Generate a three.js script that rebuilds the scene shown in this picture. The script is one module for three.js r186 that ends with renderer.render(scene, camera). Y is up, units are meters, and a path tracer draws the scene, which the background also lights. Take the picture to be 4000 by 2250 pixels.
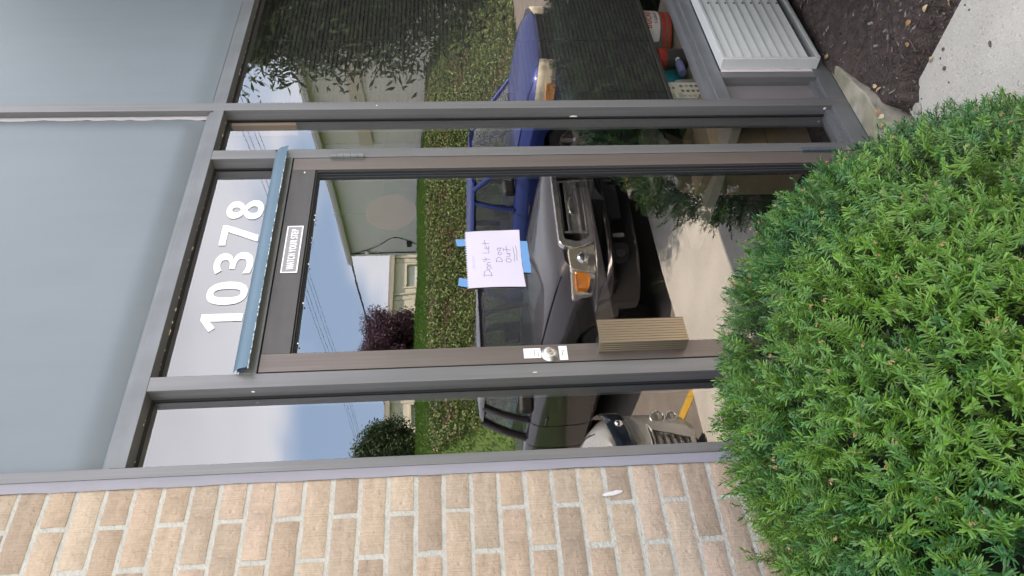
import * as THREE from 'three';
import { mergeGeometries, mergeVertices, toCreasedNormals } from 'three/addons/utils/BufferGeometryUtils.js';
import { RoundedBoxGeometry } from 'three/addons/geometries/RoundedBoxGeometry.js';
import { FontLoader } from 'three/addons/loaders/FontLoader.js';
import { TextGeometry } from 'three/addons/geometries/TextGeometry.js';
import { Brush, Evaluator, SUBTRACTION } from 'three-bvh-csg';

// ---------- camera (a phone turned on its side: the world's up points left in the frame) ----------
const scene = new THREE.Scene();
const camera = new THREE.PerspectiveCamera(41.6, 1024 / 576, 0.05, 2000);
camera.position.set(-1.227, 1.63, 1.8116);
camera.up.set(0.76577, -0.02776, 0.64252);
camera.lookAt(-1.227 + 0.63908 * 5, 1.63 - 0.07896 * 5, 1.8116 - 0.76507 * 5);
const renderer = new THREE.WebGLRenderer({ antialias: true });
renderer.setSize(1024, 576);
renderer.toneMapping = THREE.LinearToneMapping;
renderer.toneMappingExposure = 5.2;
renderer.shadowMap.enabled = true;

// ---------- random numbers and noise ----------
function rng(seed) { let a = seed >>> 0; return () => { a = (a + 0x6D2B79F5) | 0; let t = Math.imul(a ^ (a >>> 15), 1 | a); t = (t + Math.imul(t ^ (t >>> 7), 61 | t)) ^ t; return ((t ^ (t >>> 14)) >>> 0) / 4294967296; }; }
const R = rng(20240611);
const rr = (a, b) => a + (b - a) * R();
const clamp = (x, a = 0, b = 1) => Math.min(b, Math.max(a, x));
const mix = (a, b, t) => a + (b - a) * t;
const sst = (a, b, x) => { const t = clamp((x - a) / (b - a)); return t * t * (3 - 2 * t); };
function hash2(x, y, s) { let h = Math.imul(x, 374761393) + Math.imul(y, 668265263) + Math.imul(s, 974634); h = Math.imul(h ^ (h >>> 13), 1274126177); return ((h ^ (h >>> 16)) >>> 0) / 4294967296; }
function vnoise(x, y, px, py, s = 1) {                 // value noise that tiles every px, py cells
  const x0 = Math.floor(x), y0 = Math.floor(y), fx = x - x0, fy = y - y0, u = fx * fx * (3 - 2 * fx), v = fy * fy * (3 - 2 * fy);
  const m = (a, p) => ((a % p) + p) % p, X0 = m(x0, px), X1 = m(x0 + 1, px), Y0 = m(y0, py), Y1 = m(y0 + 1, py);
  return mix(mix(hash2(X0, Y0, s), hash2(X1, Y0, s), u), mix(hash2(X0, Y1, s), hash2(X1, Y1, s), u), v);
}
function fbm(u, v, cx, cy, oct = 4, s = 1) { let a = 0, w = 0.5, t = 0; for (let o = 0; o < oct; o++) { a += w * vnoise(u * cx, v * cy, cx, cy, s + o); t += w; w *= 0.5; cx *= 2; cy *= 2; } return a / t; }
function dtex(n, m, fn, srgb = false) {                // fn(u, v) -> [r, g, b] from 0 to 1
  const d = new Uint8Array(n * m * 4);
  for (let j = 0; j < m; j++) for (let i = 0; i < n; i++) { const c = fn((i + 0.5) / n, (j + 0.5) / m, i, j), k = (j * n + i) * 4; d[k] = clamp(c[0]) * 255; d[k + 1] = clamp(c[1]) * 255; d[k + 2] = clamp(c[2]) * 255; d[k + 3] = 255; }
  const t = new THREE.DataTexture(d, n, m); t.wrapS = t.wrapT = THREE.RepeatWrapping; t.magFilter = THREE.LinearFilter; t.minFilter = THREE.LinearFilter;
  if (srgb) t.colorSpace = THREE.SRGBColorSpace; t.needsUpdate = true; return t;
}
function rep(t, a, b, rot = 0) { const c = t.clone(); c.repeat.set(a, b); c.rotation = rot; c.needsUpdate = true; return c; }

// ---------- sky (computed: blue with big broken cumulus) and sun ----------
{
  const W = 1024, H = 512, d = new Float32Array(W * H * 4);
  for (let j = 0; j < H; j++) for (let i = 0; i < W; i++) {
    const el = ((j + 0.5) / H - 0.5) * Math.PI, az = ((i + 0.5) / W - 0.5) * 2 * Math.PI, y = Math.sin(el), k = (j * W + i) * 4;
    const dx = Math.cos(el) * Math.cos(az), dz = Math.cos(el) * Math.sin(az);
    let c = [0.16, 0.20, 0.17];
    if (y > -0.01) {
      const yy = Math.max(y, 0), h = Math.pow(1 - yy, 3.2);
      c = [mix(0.22, 0.33, h), mix(0.33, 0.42, h), mix(0.51, 0.56, h)];
      const p = 1 / (yy + 0.16), X = dx * p * 0.62 + 10.85, Z = dz * p * 0.62 + 5.15;
      let n = 0, w = 0.5, f = 1; for (let o = 0; o < 6; o++) { n += w * vnoise(X * f + o * 3.1, Z * f + o * 1.7, 512, 512, 40 + o); w *= 0.52; f *= 2.07; }
      const lift = 0.075 + 0.19 * sst(0.12, 0.26, yy), cov = 0.96 * sst(0.44, 0.61, n + lift), thick = sst(0.55, 0.85, n + lift);
      const cl = mix(0.70, 0.54, thick);
      c = [mix(c[0], cl * 0.97, cov), mix(c[1], cl * 0.97, cov), mix(c[2], cl * 1.02, cov)];
    }
    d[k] = c[0]; d[k + 1] = c[1]; d[k + 2] = c[2]; d[k + 3] = 1;
  }
  const t = new THREE.DataTexture(d, W, H, THREE.RGBAFormat, THREE.FloatType);
  t.mapping = THREE.EquirectangularReflectionMapping; t.magFilter = THREE.LinearFilter; t.needsUpdate = true;
  scene.background = t; scene.environment = t;
}
const sun = new THREE.DirectionalLight(new THREE.Color(1, 0.85, 0.68), 4.0);
sun.position.set(0.08, 0.91, -0.365).multiplyScalar(60);
sun.castShadow = true; sun.shadow.mapSize.set(4096, 4096);
Object.assign(sun.shadow.camera, { left: -50, right: 50, top: 50, bottom: -50, near: 1, far: 160 });
scene.add(sun); scene.add(sun.target);

// ---------- names, labels, geometry helpers ----------
const used = {};
function numbered(n) { const k = used[n] = (used[n] ?? -1) + 1; return k ? `${n}_${String(k).padStart(3, '0')}` : n; }
function tag(o, label, category, group) { o.userData.label = label; if (category) o.userData.category = category; if (group) o.userData.group = group; return o; }
function shade(o) { o.traverse((m) => { if (m.isMesh) { m.castShadow = true; m.receiveShadow = true; } }); return o; }
function thing(name, label, category, pos = [0, 0, 0], ry = 0, group) { const o = new THREE.Group(); o.name = numbered(name); o.position.set(...pos); o.rotation.y = ry; scene.add(o); return tag(o, label, category, group); }
function part(name, geo, mat, parent, label) { const m = new THREE.Mesh(geo, mat); m.name = name; m.castShadow = m.receiveShadow = true; parent.add(m); if (label) m.userData.label = label; return m; }
function single(name, geo, mat, label, category, group) { const m = part(numbered(name), geo, mat, scene); return tag(m, label, category, group); }
function struct(name, geo, mat, label) { const m = part(name, geo, mat, scene); m.userData.kind = 'structure'; if (label) m.userData.label = label; return m; }
function stuffPart(m) { m.userData.kind = 'stuff'; return m; }
function planar(g) {                                    // uv in metres from the face's main direction
  g = g.index ? g.toNonIndexed() : g; if (!g.attributes.normal) g.computeVertexNormals();
  const p = g.attributes.position, n = g.attributes.normal, uv = new Float32Array(p.count * 2);
  for (let i = 0; i < p.count; i += 3) {
    let a = 0, b = 0, c = 0; for (let k = 0; k < 3; k++) { a += n.getX(i + k); b += n.getY(i + k); c += n.getZ(i + k); } a = Math.abs(a); b = Math.abs(b); c = Math.abs(c);
    for (let k = 0; k < 3; k++) { const q = i + k; const [u, v] = c >= a && c >= b ? [p.getX(q), p.getY(q)] : a >= b ? [p.getZ(q) + 0.37, p.getY(q)] : [p.getX(q), p.getZ(q) + 0.61]; uv[q * 2] = u; uv[q * 2 + 1] = v; }
  }
  g.setAttribute('uv', new THREE.BufferAttribute(uv, 2)); return g;
}
function B(x0, x1, y0, y1, z0, z1, r = 0) {
  const g = r ? new RoundedBoxGeometry(x1 - x0, y1 - y0, z1 - z0, 1, r) : new THREE.BoxGeometry(x1 - x0, y1 - y0, z1 - z0);
  g.translate((x0 + x1) / 2, (y0 + y1) / 2, (z0 + z1) / 2); return planar(g);
}
function flat(g) { g = g.index ? g.toNonIndexed() : g; for (const k of Object.keys(g.attributes)) if (!['position', 'normal', 'uv'].includes(k)) g.deleteAttribute(k); if (!g.attributes.uv) g.setAttribute('uv', new THREE.BufferAttribute(new Float32Array(g.attributes.position.count * 2), 2)); g.clearGroups?.(); return g; }
const MG = (a) => mergeGeometries(a.map(flat));
const V = (x, y, z) => new THREE.Vector3(x, y, z);
function tube(pts, r, seg = 12, rad = 6) { return new THREE.TubeGeometry(new THREE.CatmullRomCurve3(pts.map((p) => V(...p))), seg, r, rad); }
function bar(a, b, r, r2 = r, n = 8) { const A = V(...a), C = V(...b), d = C.clone().sub(A), g = new THREE.CylinderGeometry(r2, r, d.length(), n); g.translate(0, d.length() / 2, 0); g.applyQuaternion(new THREE.Quaternion().setFromUnitVectors(V(0, 1, 0), d.normalize())); g.translate(...a); return g; }
const std = (o) => new THREE.MeshStandardMaterial(o);
const phy = (o) => new THREE.MeshPhysicalMaterial(o);
const C = (r, g, b) => new THREE.Color().setRGB(r, g, b);
function grid(nx, ny, fn) {                             // a sheet: fn(u, v) -> [x, y, z, (u, v)]
  const P = [], U = [], I = [];
  for (let j = 0; j <= ny; j++) for (let i = 0; i <= nx; i++) { const q = fn(i / nx, j / ny); P.push(q[0], q[1], q[2]); U.push(q[3] ?? i / nx, q[4] ?? j / ny); }
  for (let j = 0; j < ny; j++) for (let i = 0; i < nx; i++) { const a = j * (nx + 1) + i, b = a + 1, c = a + nx + 1, d = c + 1; I.push(a, b, d, a, d, c); }
  const g = new THREE.BufferGeometry(); g.setAttribute('position', new THREE.Float32BufferAttribute(P, 3)); g.setAttribute('uv', new THREE.Float32BufferAttribute(U, 2)); g.setIndex(I); g.computeVertexNormals(); return g;
}
function canvasTex(w, h, draw) { const c = document.createElement('canvas'); c.width = w; c.height = h; draw(c.getContext('2d'), w, h); const t = new THREE.CanvasTexture(c); t.colorSpace = THREE.SRGBColorSpace; t.magFilter = THREE.LinearFilter; return t; }
const font = await new FontLoader().loadAsync('fonts/droid/droid_sans_bold.typeface.json');

// ---------- surface textures ----------
const T = {};
T.streak = dtex(512, 512, (u, v) => { const a = fbm(u, v, 64, 2, 3, 3), b = fbm(u, v, 6, 3, 4, 9), c = fbm(u, v, 24, 6, 3, 15); const k = 0.62 + 0.12 * (a - 0.5) + 0.26 * (b - 0.5), s = sst(0.6, 0.9, c) * 0.03; return [k + s, k + s * 0.98 - 0.008, k + s * 0.95 - 0.012]; });
T.rough = dtex(256, 256, (u, v) => { const k = 0.5 + 0.5 * (fbm(u, v, 12, 5, 4, 21) - 0.5) + 0.25 * (fbm(u, v, 64, 8, 2, 4) - 0.5); return [k, k, k]; });
T.panel = dtex(512, 512, (u, v) => { const k = 0.86 + 0.17 * (fbm(u, v, 3, 3, 4, 31) - 0.5) + 0.05 * (fbm(u, v, 40, 5, 3, 33) - 0.5); const s = 0; return [k + s, k + s, k + s * 1.1]; });
T.panelBump = dtex(512, 512, (u, v) => { const k = 0.5 + 0.8 * (fbm(u, v, 3, 4, 3, 37) - 0.5) + 0.04 * (fbm(u, v, 120, 120, 2, 38) - 0.5); return [k, k, k]; });
function speckle(n, seed, count, rmin, rmax) { const a = new Float32Array(n * n), r = rng(seed); for (let i = 0; i < count; i++) { const x = r() * n, y = r() * n, R0 = rmin + (rmax - rmin) * r() * r(), val = r() * 2 - 1; for (let dy = -Math.ceil(R0); dy <= R0; dy++) for (let dx = -Math.ceil(R0); dx <= R0; dx++) if (dx * dx + dy * dy <= R0 * R0) a[(((Math.floor(y) + dy) % n + n) % n) * n + ((Math.floor(x) + dx) % n + n) % n] = val; } return a; }
const spA = speckle(1024, 5, 42000, 0.8, 4.2), spB = speckle(1024, 6, 30000, 0.6, 2.4);
T.concrete = dtex(1024, 1024, (u, v, i, j) => { const k = j * 1024 + i, f = fbm(u, v, 5, 5, 5, 51), a = spA[k], b = spB[k]; let x = 0.62 + 0.20 * (f - 0.5) + 0.10 * a + 0.07 * b; if (a < -0.965) x -= 0.12; return [x * 1.0, x * 0.985, x * 0.94]; });
T.concreteBump = dtex(1024, 1024, (u, v, i, j) => { const x = 0.5 + 0.35 * spA[j * 1024 + i] * 0.6 + 0.3 * (fbm(u, v, 60, 60, 3, 55) - 0.5); return [x, x, x]; });
T.asphalt = dtex(1024, 1024, (u, v, i, j) => { const k = j * 1024 + i, f = fbm(u, v, 6, 6, 5, 61); const x = 0.5 + 0.25 * (f - 0.5) + 0.12 * spA[k] + 0.1 * spB[k]; return [x * 1.03, x * 0.99, x * 0.95]; });
T.ledge = dtex(512, 512, (u, v) => { const f = fbm(u, v, 8, 8, 5, 65), g = fbm(u, v, 4, 4, 4, 68), s = 0.55 + 0.5 * (f - 0.5), m = sst(0.45, 0.7, g); return [s * mix(0.80, 0.62, m), s * mix(0.77, 0.60, m), s * mix(0.68, 0.46, m)]; });
const pits = speckle(1024, 8, 700, 0.6, 3.2);
T.brick = dtex(1024, 1024, (u, v, i, j) => { const st = vnoise(u * 220, v * 10, 220, 10, 71), f = fbm(u, v, 10, 20, 5, 72), g = fbm(u, v, 70, 70, 3, 73); let x = 0.72 + 0.08 * (st - 0.5) + 0.26 * (f - 0.5) + 0.16 * (g - 0.5); if (pits[j * 1024 + i] < -0.25) x *= 0.62; return [x, x * 0.985, x * 0.96]; });
T.brickBump = dtex(1024, 1024, (u, v, i, j) => { const st = vnoise(u * 260, v * 9, 260, 9, 71), g = fbm(u, v, 60, 60, 3, 73), wr = sst(0.55, 0.62, fbm(u, v, 22, 40, 4, 77)); let x = 0.45 + 0.3 * (st - 0.5) + 0.4 * (g - 0.5) + 0.15 * wr; if (pits[j * 1024 + i] < -0.25) x -= 0.4; return [x, x, x]; });
T.mortar = dtex(512, 512, (u, v, i, j) => { const f = fbm(u, v, 14, 14, 5, 81), s = spB[j * 1024 + i]; const x = 0.74 + 0.25 * (f - 0.5) + 0.05 * s; return [x, x * 0.985, x * 0.95]; });
T.mortarBump = dtex(512, 512, (u, v, i, j) => { const x = 0.5 + 0.7 * (fbm(u, v, 40, 40, 4, 83) - 0.5) + 0.12 * spB[j * 1024 + i]; return [x, x, x]; });
T.soil = dtex(1024, 1024, (u, v, i, j) => { const f = fbm(u, v, 24, 24, 5, 91), k = j * 1024 + i; let x = 0.20 + 0.30 * (f - 0.5) + 0.05 * spB[k]; const r = spA[k] > 0.93 ? 0.10 : 0; return [x * 1.12 + r, x * 0.93 + r, x * 0.86 + r * 0.95]; });
T.grass = dtex(1024, 1024, (u, v) => { const f = fbm(u, v, 8, 8, 4, 101), g = fbm(u, v, 120, 60, 3, 103); const k = 0.6 + 0.5 * (g - 0.5); const d = sst(0.55, 0.8, f); return [k * mix(0.34, 0.5, d), k * mix(0.56, 0.56, d), k * mix(0.16, 0.22, d)]; });
T.carpet = dtex(256, 256, (u, v) => { const x = 0.5 + 0.5 * (fbm(u, v, 60, 60, 3, 111) - 0.5); return [x, x * 0.9, x * 0.85]; });

// ---------- materials ----------
const M = {};
M.frameV = std({ color: C(0.29, 0.29, 0.302), map: rep(T.streak, 3, 0.7), roughness: 0.42, metalness: 0.45 });
M.frameH = std({ color: C(0.27, 0.283, 0.303), map: rep(T.streak, 0.7, 3, Math.PI / 2), roughness: 0.42, metalness: 0.45 });
M.frameDark = std({ color: C(0.055, 0.058, 0.065), map: rep(T.streak, 3, 0.7), roughness: 0.5, metalness: 0.3 });
M.doorV = std({ color: C(0.25, 0.212, 0.197), map: rep(T.streak, 3, 0.8), roughness: 0.42, metalness: 0.5 });
M.doorH = std({ color: C(0.14, 0.13, 0.13), map: rep(T.streak, 0.8, 3, Math.PI / 2), roughness: 0.42, metalness: 0.45 });
M.panel = std({ color: C(0.168, 0.192, 0.220), map: rep(T.panel, 0.8, 0.5), roughness: 0.42, metalness: 0.25, bumpMap: rep(T.panelBump, 0.8, 0.5), bumpScale: 0.0035 });
T.wave = dtex(256, 256, (u, v) => { const x = fbm(u, v, 3, 3, 2, 141); return [x, x, x]; });
M.glass = std({ bumpMap: rep(T.wave, 0.9, 1), bumpScale: 0.0005, color: C(0.93, 0.92, 0.93), metalness: 1, roughness: 0, transparent: true, opacity: 0.215 });
M.caulk = std({ color: C(0.27, 0.262, 0.31), map: rep(T.panel, 4, 4), roughness: 0.6 });
M.caulkLight = std({ color: C(0.66, 0.63, 0.66), map: rep(T.panel, 4, 4), roughness: 0.6 });
M.rubber = std({ color: C(0.012, 0.012, 0.014), roughness: 0.6 });
M.white = std({ color: C(0.80, 0.80, 0.78), roughness: 0.5 });
M.ventPaint = std({ color: C(0.56, 0.575, 0.575), map: rep(T.panel, 2, 2), roughness: 0.45, metalness: 0.1 });
M.concrete = std({ color: C(0.60, 0.585, 0.565), map: rep(T.concrete, 0.8, 0.8), roughness: 0.95, bumpMap: rep(T.concreteBump, 0.8, 0.8), bumpScale: 0.004 });
M.asphalt = std({ color: C(0.30, 0.275, 0.255), map: rep(T.asphalt, 0.8, 0.8), roughness: 0.95, bumpMap: rep(T.concreteBump, 0.8, 0.8), bumpScale: 0.006 });
M.yellow = std({ color: C(0.75, 0.46, 0.035), map: rep(T.asphalt, 0.5, 0.5), roughness: 0.8 });
M.ledge = std({ color: C(0.60, 0.58, 0.55), map: rep(T.ledge, 2, 2), roughness: 0.95, bumpMap: rep(T.mortarBump, 3, 3), bumpScale: 0.004 });
M.soil = std({ color: C(0.215, 0.192, 0.19), map: rep(T.soil, 1.6, 1.6), roughness: 1, bumpMap: rep(T.mortarBump, 4, 4), bumpScale: 0.012 });
M.grass = std({ color: C(0.36, 0.37, 0.30), map: rep(T.grass, 0.25, 0.25), roughness: 1 });
M.darkWall = std({ color: C(0.02, 0.016, 0.014), map: rep(T.carpet, 1, 1), roughness: 0.9 });
M.intCeil = std({ color: C(0.10, 0.09, 0.08), roughness: 0.9 });
M.black = std({ color: C(0.01, 0.01, 0.011), roughness: 0.5 });
M.chrome = std({ color: C(0.80, 0.81, 0.83), roughness: 0.2, metalness: 1 });
// ================= the setting =================
struct('ground', grid(2, 2, (u, v) => [(u - 0.5) * 1600, -0.30, (v - 0.5) * 1600, (u - 0.5) * 1600, (v - 0.5) * 1600]), M.grass);
{ const g = new THREE.PlaneGeometry(60, 11.4, 1, 1); g.rotateX(-Math.PI / 2); g.translate(10, -0.265, 2.72 + 5.7); struct('parking_lot', planar(g), M.asphalt); }
struct('walkway', B(-22, 30, -0.55, -0.10, 1.09, 2.78, 0.012), M.concrete, 'pale exposed aggregate concrete walk along the front of the building');
struct('entry_pad', B(-22, 1.03, -0.55, -0.10, 0.125, 1.088), M.concrete, 'pale concrete pad in front of the door');
for (const [i, x] of [-3.6, -0.85, 1.91, 4.75, 7.6].entries()) {   // painted stall lines
  const g = new THREE.PlaneGeometry(0.1, 4.9); g.rotateX(-Math.PI / 2); g.translate(x, -0.261, 5.3);
  single('stall_line', planar(g), M.yellow, i === 2 ? 'yellow painted stall line between the silver car and the grey pickup' : 'yellow painted line of a parking stall beside a parked car', 'painted line', 'painted stall lines').userData.kind = 'structure';
}
{ // concrete footing under the sill, broken along its outer edge
  const sh = new THREE.Shape(); sh.moveTo(-0.6, 0.004); sh.lineTo(1.56, 0.004); const r = rng(4);
  for (let i = 0; i <= 60; i++) { const x = 1.55 - i * (2.1 / 60); sh.lineTo(x, x > 1.15 ? mix(0.092, 0.012, (x - 1.15) / 0.4) + 0.012 * (fbm(x * 0.31 + 0.7, 0.3, 16, 4, 3, 7) - 0.5) : 0.092 + 0.016 * (fbm(x * 0.31 + 0.7, 0.3, 16, 4, 3, 7) - 0.5) + 0.004 * r()); }
  sh.closePath(); const g = new THREE.ExtrudeGeometry(sh, { depth: 0.4, bevelEnabled: true, bevelSize: 0.006, bevelThickness: 0.006, bevelSegments: 2 });
  g.rotateX(Math.PI / 2); struct('footing', planar(g).translate(0, 0.002, 0), M.ledge, 'mossy concrete footing under the dark metal sill');
}
const padEdge = (z) => 1.035 + 0.05 * (fbm(z * 0.5 + 0.13, 0.2, 8, 4, 4, 17) - 0.5) * 2 - 0.08 * Math.exp(-(((z - 0.17) / 0.05) ** 2));
function mulchY(x, z) {
  const e = x - padEdge(z), rise = sst(0.30, 0.02, z) * sst(1.10, 1.5, x);
  const lump = 0.030 * (fbm(x * 0.25, z * 0.25, 20, 20, 4, 23) - 0.5) + 0.012 * (fbm(x * 0.25, z * 0.25, 90, 90, 2, 29) - 0.5);
  return mix(-0.112, mix(-0.045, 0.012, rise), sst(0, 0.07, e)) + lump * sst(0, 0.03, e) - 0.02 * sst(0.8, 1.08, z);
}
struct('mulch_bed', grid(300, 130, (u, v) => { const z = mix(0.012, 1.10, v), e = padEdge(z) - 0.01, x = e + (16 - e) * (0.16 * u + 0.84 * u ** 4); return [x, mulchY(x, z), z, x, z]; }), M.soil, 'dark brown soil and shredded mulch beside the entry pad');
{ // shredded bark lying on the bed
  const g = flat(new THREE.BoxGeometry(1, 1, 1)); { const p = g.attributes.position, r = rng(3); const j = {}; for (let i = 0; i < p.count; i++) { const k = [p.getX(i), p.getY(i), p.getZ(i)].join(); j[k] ??= [rr(-0.2, 0.2), rr(-0.1, 0.1), rr(-0.2, 0.2)]; p.setXYZ(i, p.getX(i) + j[k][0], p.getY(i) + j[k][1], p.getZ(i) + j[k][2]); } g.computeVertexNormals(); }
  const n = 5200, im = new THREE.InstancedMesh(g, std({ color: C(1, 1, 1), roughness: 1 }), n), o = new THREE.Object3D(), r = rng(77);
  for (let i = 0; i < n; i++) {
    const z = 0.03 + 1.04 * r(), x = padEdge(z) - 0.01 + (r() ** 1.6) * 2.6, s = 0.3 + r() * r() * 1.1, l = r() < 0.25;
    o.position.set(x, mulchY(x, z) + 0.002, z); o.rotation.set((r() - 0.5) * 1.0, r() * 6.3, (r() - 0.5) * 0.8);
    o.scale.set(0.022 * s * (l ? 1.5 : 0.7), 0.004 * s, 0.007 * s * (l ? 0.6 : 1.2)); o.updateMatrix(); im.setMatrixAt(i, o.matrix);
    const k = r(); im.setColorAt(i, k < 0.10 ? C(0.20, 0.17, 0.15) : k < 0.3 ? C(0.085, 0.07, 0.065) : C(0.035 + 0.03 * r(), 0.027 + 0.022 * r(), 0.025 + 0.02 * r()));
  }
  im.name = 'bark_mulch'; im.castShadow = im.receiveShadow = true; im.userData.kind = 'stuff'; im.userData.label = 'shredded brown bark scattered over the dark soil bed'; scene.add(im);
}
{ // dry leaves and pebbles one by one
  const sh = (w, h) => { const g = grid(4, 8, (u, v) => { const t = v * 2 - 1, b = Math.sqrt(Math.max(0, 1 - t * t)) * (1 - 0.25 * t), x = (u - 0.5) * w * b; return [x, 0.006 * Math.cos(t * 1.5) + x * x * 14, t * h / 2]; }); return g; };
  const mats = [C(0.33, 0.22, 0.11), C(0.25, 0.14, 0.06), C(0.40, 0.31, 0.19)].map((c) => std({ color: c, roughness: 0.7, side: THREE.DoubleSide }));
  const at = [[1.48, 0.04], [1.855, 0.06], [1.155, 0.122], [1.125, 0.125], [0.998, 0.112], [0.975, 0.112], [0.945, 0.095], [1.14, 0.40], [1.10, 0.48], [1.06, 0.53], [1.09, 0.345], [1.02, 0.33]];
  at.forEach(([x, z], i) => { const m = single('dry_leaf', sh(0.014 + 0.006 * R(), 0.026 + 0.012 * R()), mats[i % 3], `small dry tan leaf ${['alone on the mulch close to the vent', 'on the mulch furthest along the vent', 'at the outer end of the footing', 'on the footing edge, just inside the end one', 'in the pair at the middle of the footing, the right one', 'in the pair at the middle of the footing, the left one', 'on the footing nearest the bush', 'at the pad edge, third from the frame edge', 'at the pad edge, second from the frame edge', 'at the pad edge, nearest the frame edge', 'at the pad edge, fourth from the frame edge', 'on the pale concrete just off the mulch'][i]}`, 'leaf', 'dry leaves along the mulch bed'); const onPad = x < padEdge(z); m.position.set(x, onPad ? (z < 0.125 ? 0.012 : -0.097) : mulchY(x, z) + 0.006, z); m.rotation.set(rr(-0.3, 0.3), rr(0, 6.3), rr(-0.3, 0.3)); });
  const peb = new THREE.IcosahedronGeometry(0.5, 2); { const p = peb.attributes.position; for (let i = 0; i < p.count; i++) { const k = 1 + 0.35 * (fbm(p.getX(i) + 0.5, p.getY(i) + p.getZ(i) * 0.7 + 0.5, 4, 4, 3, 5) - 0.5); p.setXYZ(i, p.getX(i) * k, p.getY(i) * k * 0.7, p.getZ(i) * k); } peb.computeVertexNormals(); }
  const pm = std({ color: C(0.085, 0.072, 0.066), roughness: 1 });
  [[0.935, 0.35, 0.015], [0.99, 0.39, 0.012], [0.80, 0.53, 0.013], [1.0, 0.55, 0.007], [0.97, 0.55, 0.007], [0.80, 0.28, 0.008], [0.98, 0.36, 0.008], [0.88, 0.33, 0.007], [0.965, 0.20, 0.007]].forEach(([x, z, s], i) => { const m = single('pebble', peb, pm, i < 3 ? ['largest dark clod on the concrete pad near the mulch corner', 'dark clod at the mulch edge of the pad', 'dark bark chip alone on the concrete pad'][i] : 'tiny dark crumb of soil on the pale concrete pad', 'soil crumb', i < 3 ? undefined : 'soil crumbs on the pad'); m.scale.set(s * (i === 2 ? 1.7 : 1), s * 0.8, s * (i === 2 ? 0.7 : 1)); m.position.set(x, -0.10 + s * 0.25, z); m.rotation.y = i * 1.3; });
  const ch = single('concrete_chunk', peb.clone(), M.concrete, 'broken piece of concrete at the tip of the mulch bed', 'stone'); ch.scale.set(0.05, 0.03, 0.04); ch.position.set(0.955, -0.095, 0.165);
}
// ---- building shell: roof slab, interior room ----
struct('roof', MG([B(-9, 13, 3.68, 3.86, -9, -0.12), B(-9, 13, 3.66, 3.87, -0.119, 0.012)]), M.panel, 'flat roof slab and grey metal fascia of the building');
struct('interior_floor', B(-9, 13, -0.5, 0.0, -6, -0.112), M.darkWall);
struct('interior_ceiling', B(-9, 13, 2.62, 2.7, -6, -0.112), M.intCeil);
struct('interior_wall', MG([B(-9.2, 13.2, -0.5, 3.3, -6.2, -6.001), B(-9.2, -9.001, -0.5, 3.3, -6, -0.13), B(13.001, 13.2, -0.5, 3.3, -6, -0.13), B(-0.36, -0.31, 0.001, 2.619, -5.9, -0.13)]), M.darkWall);
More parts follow.
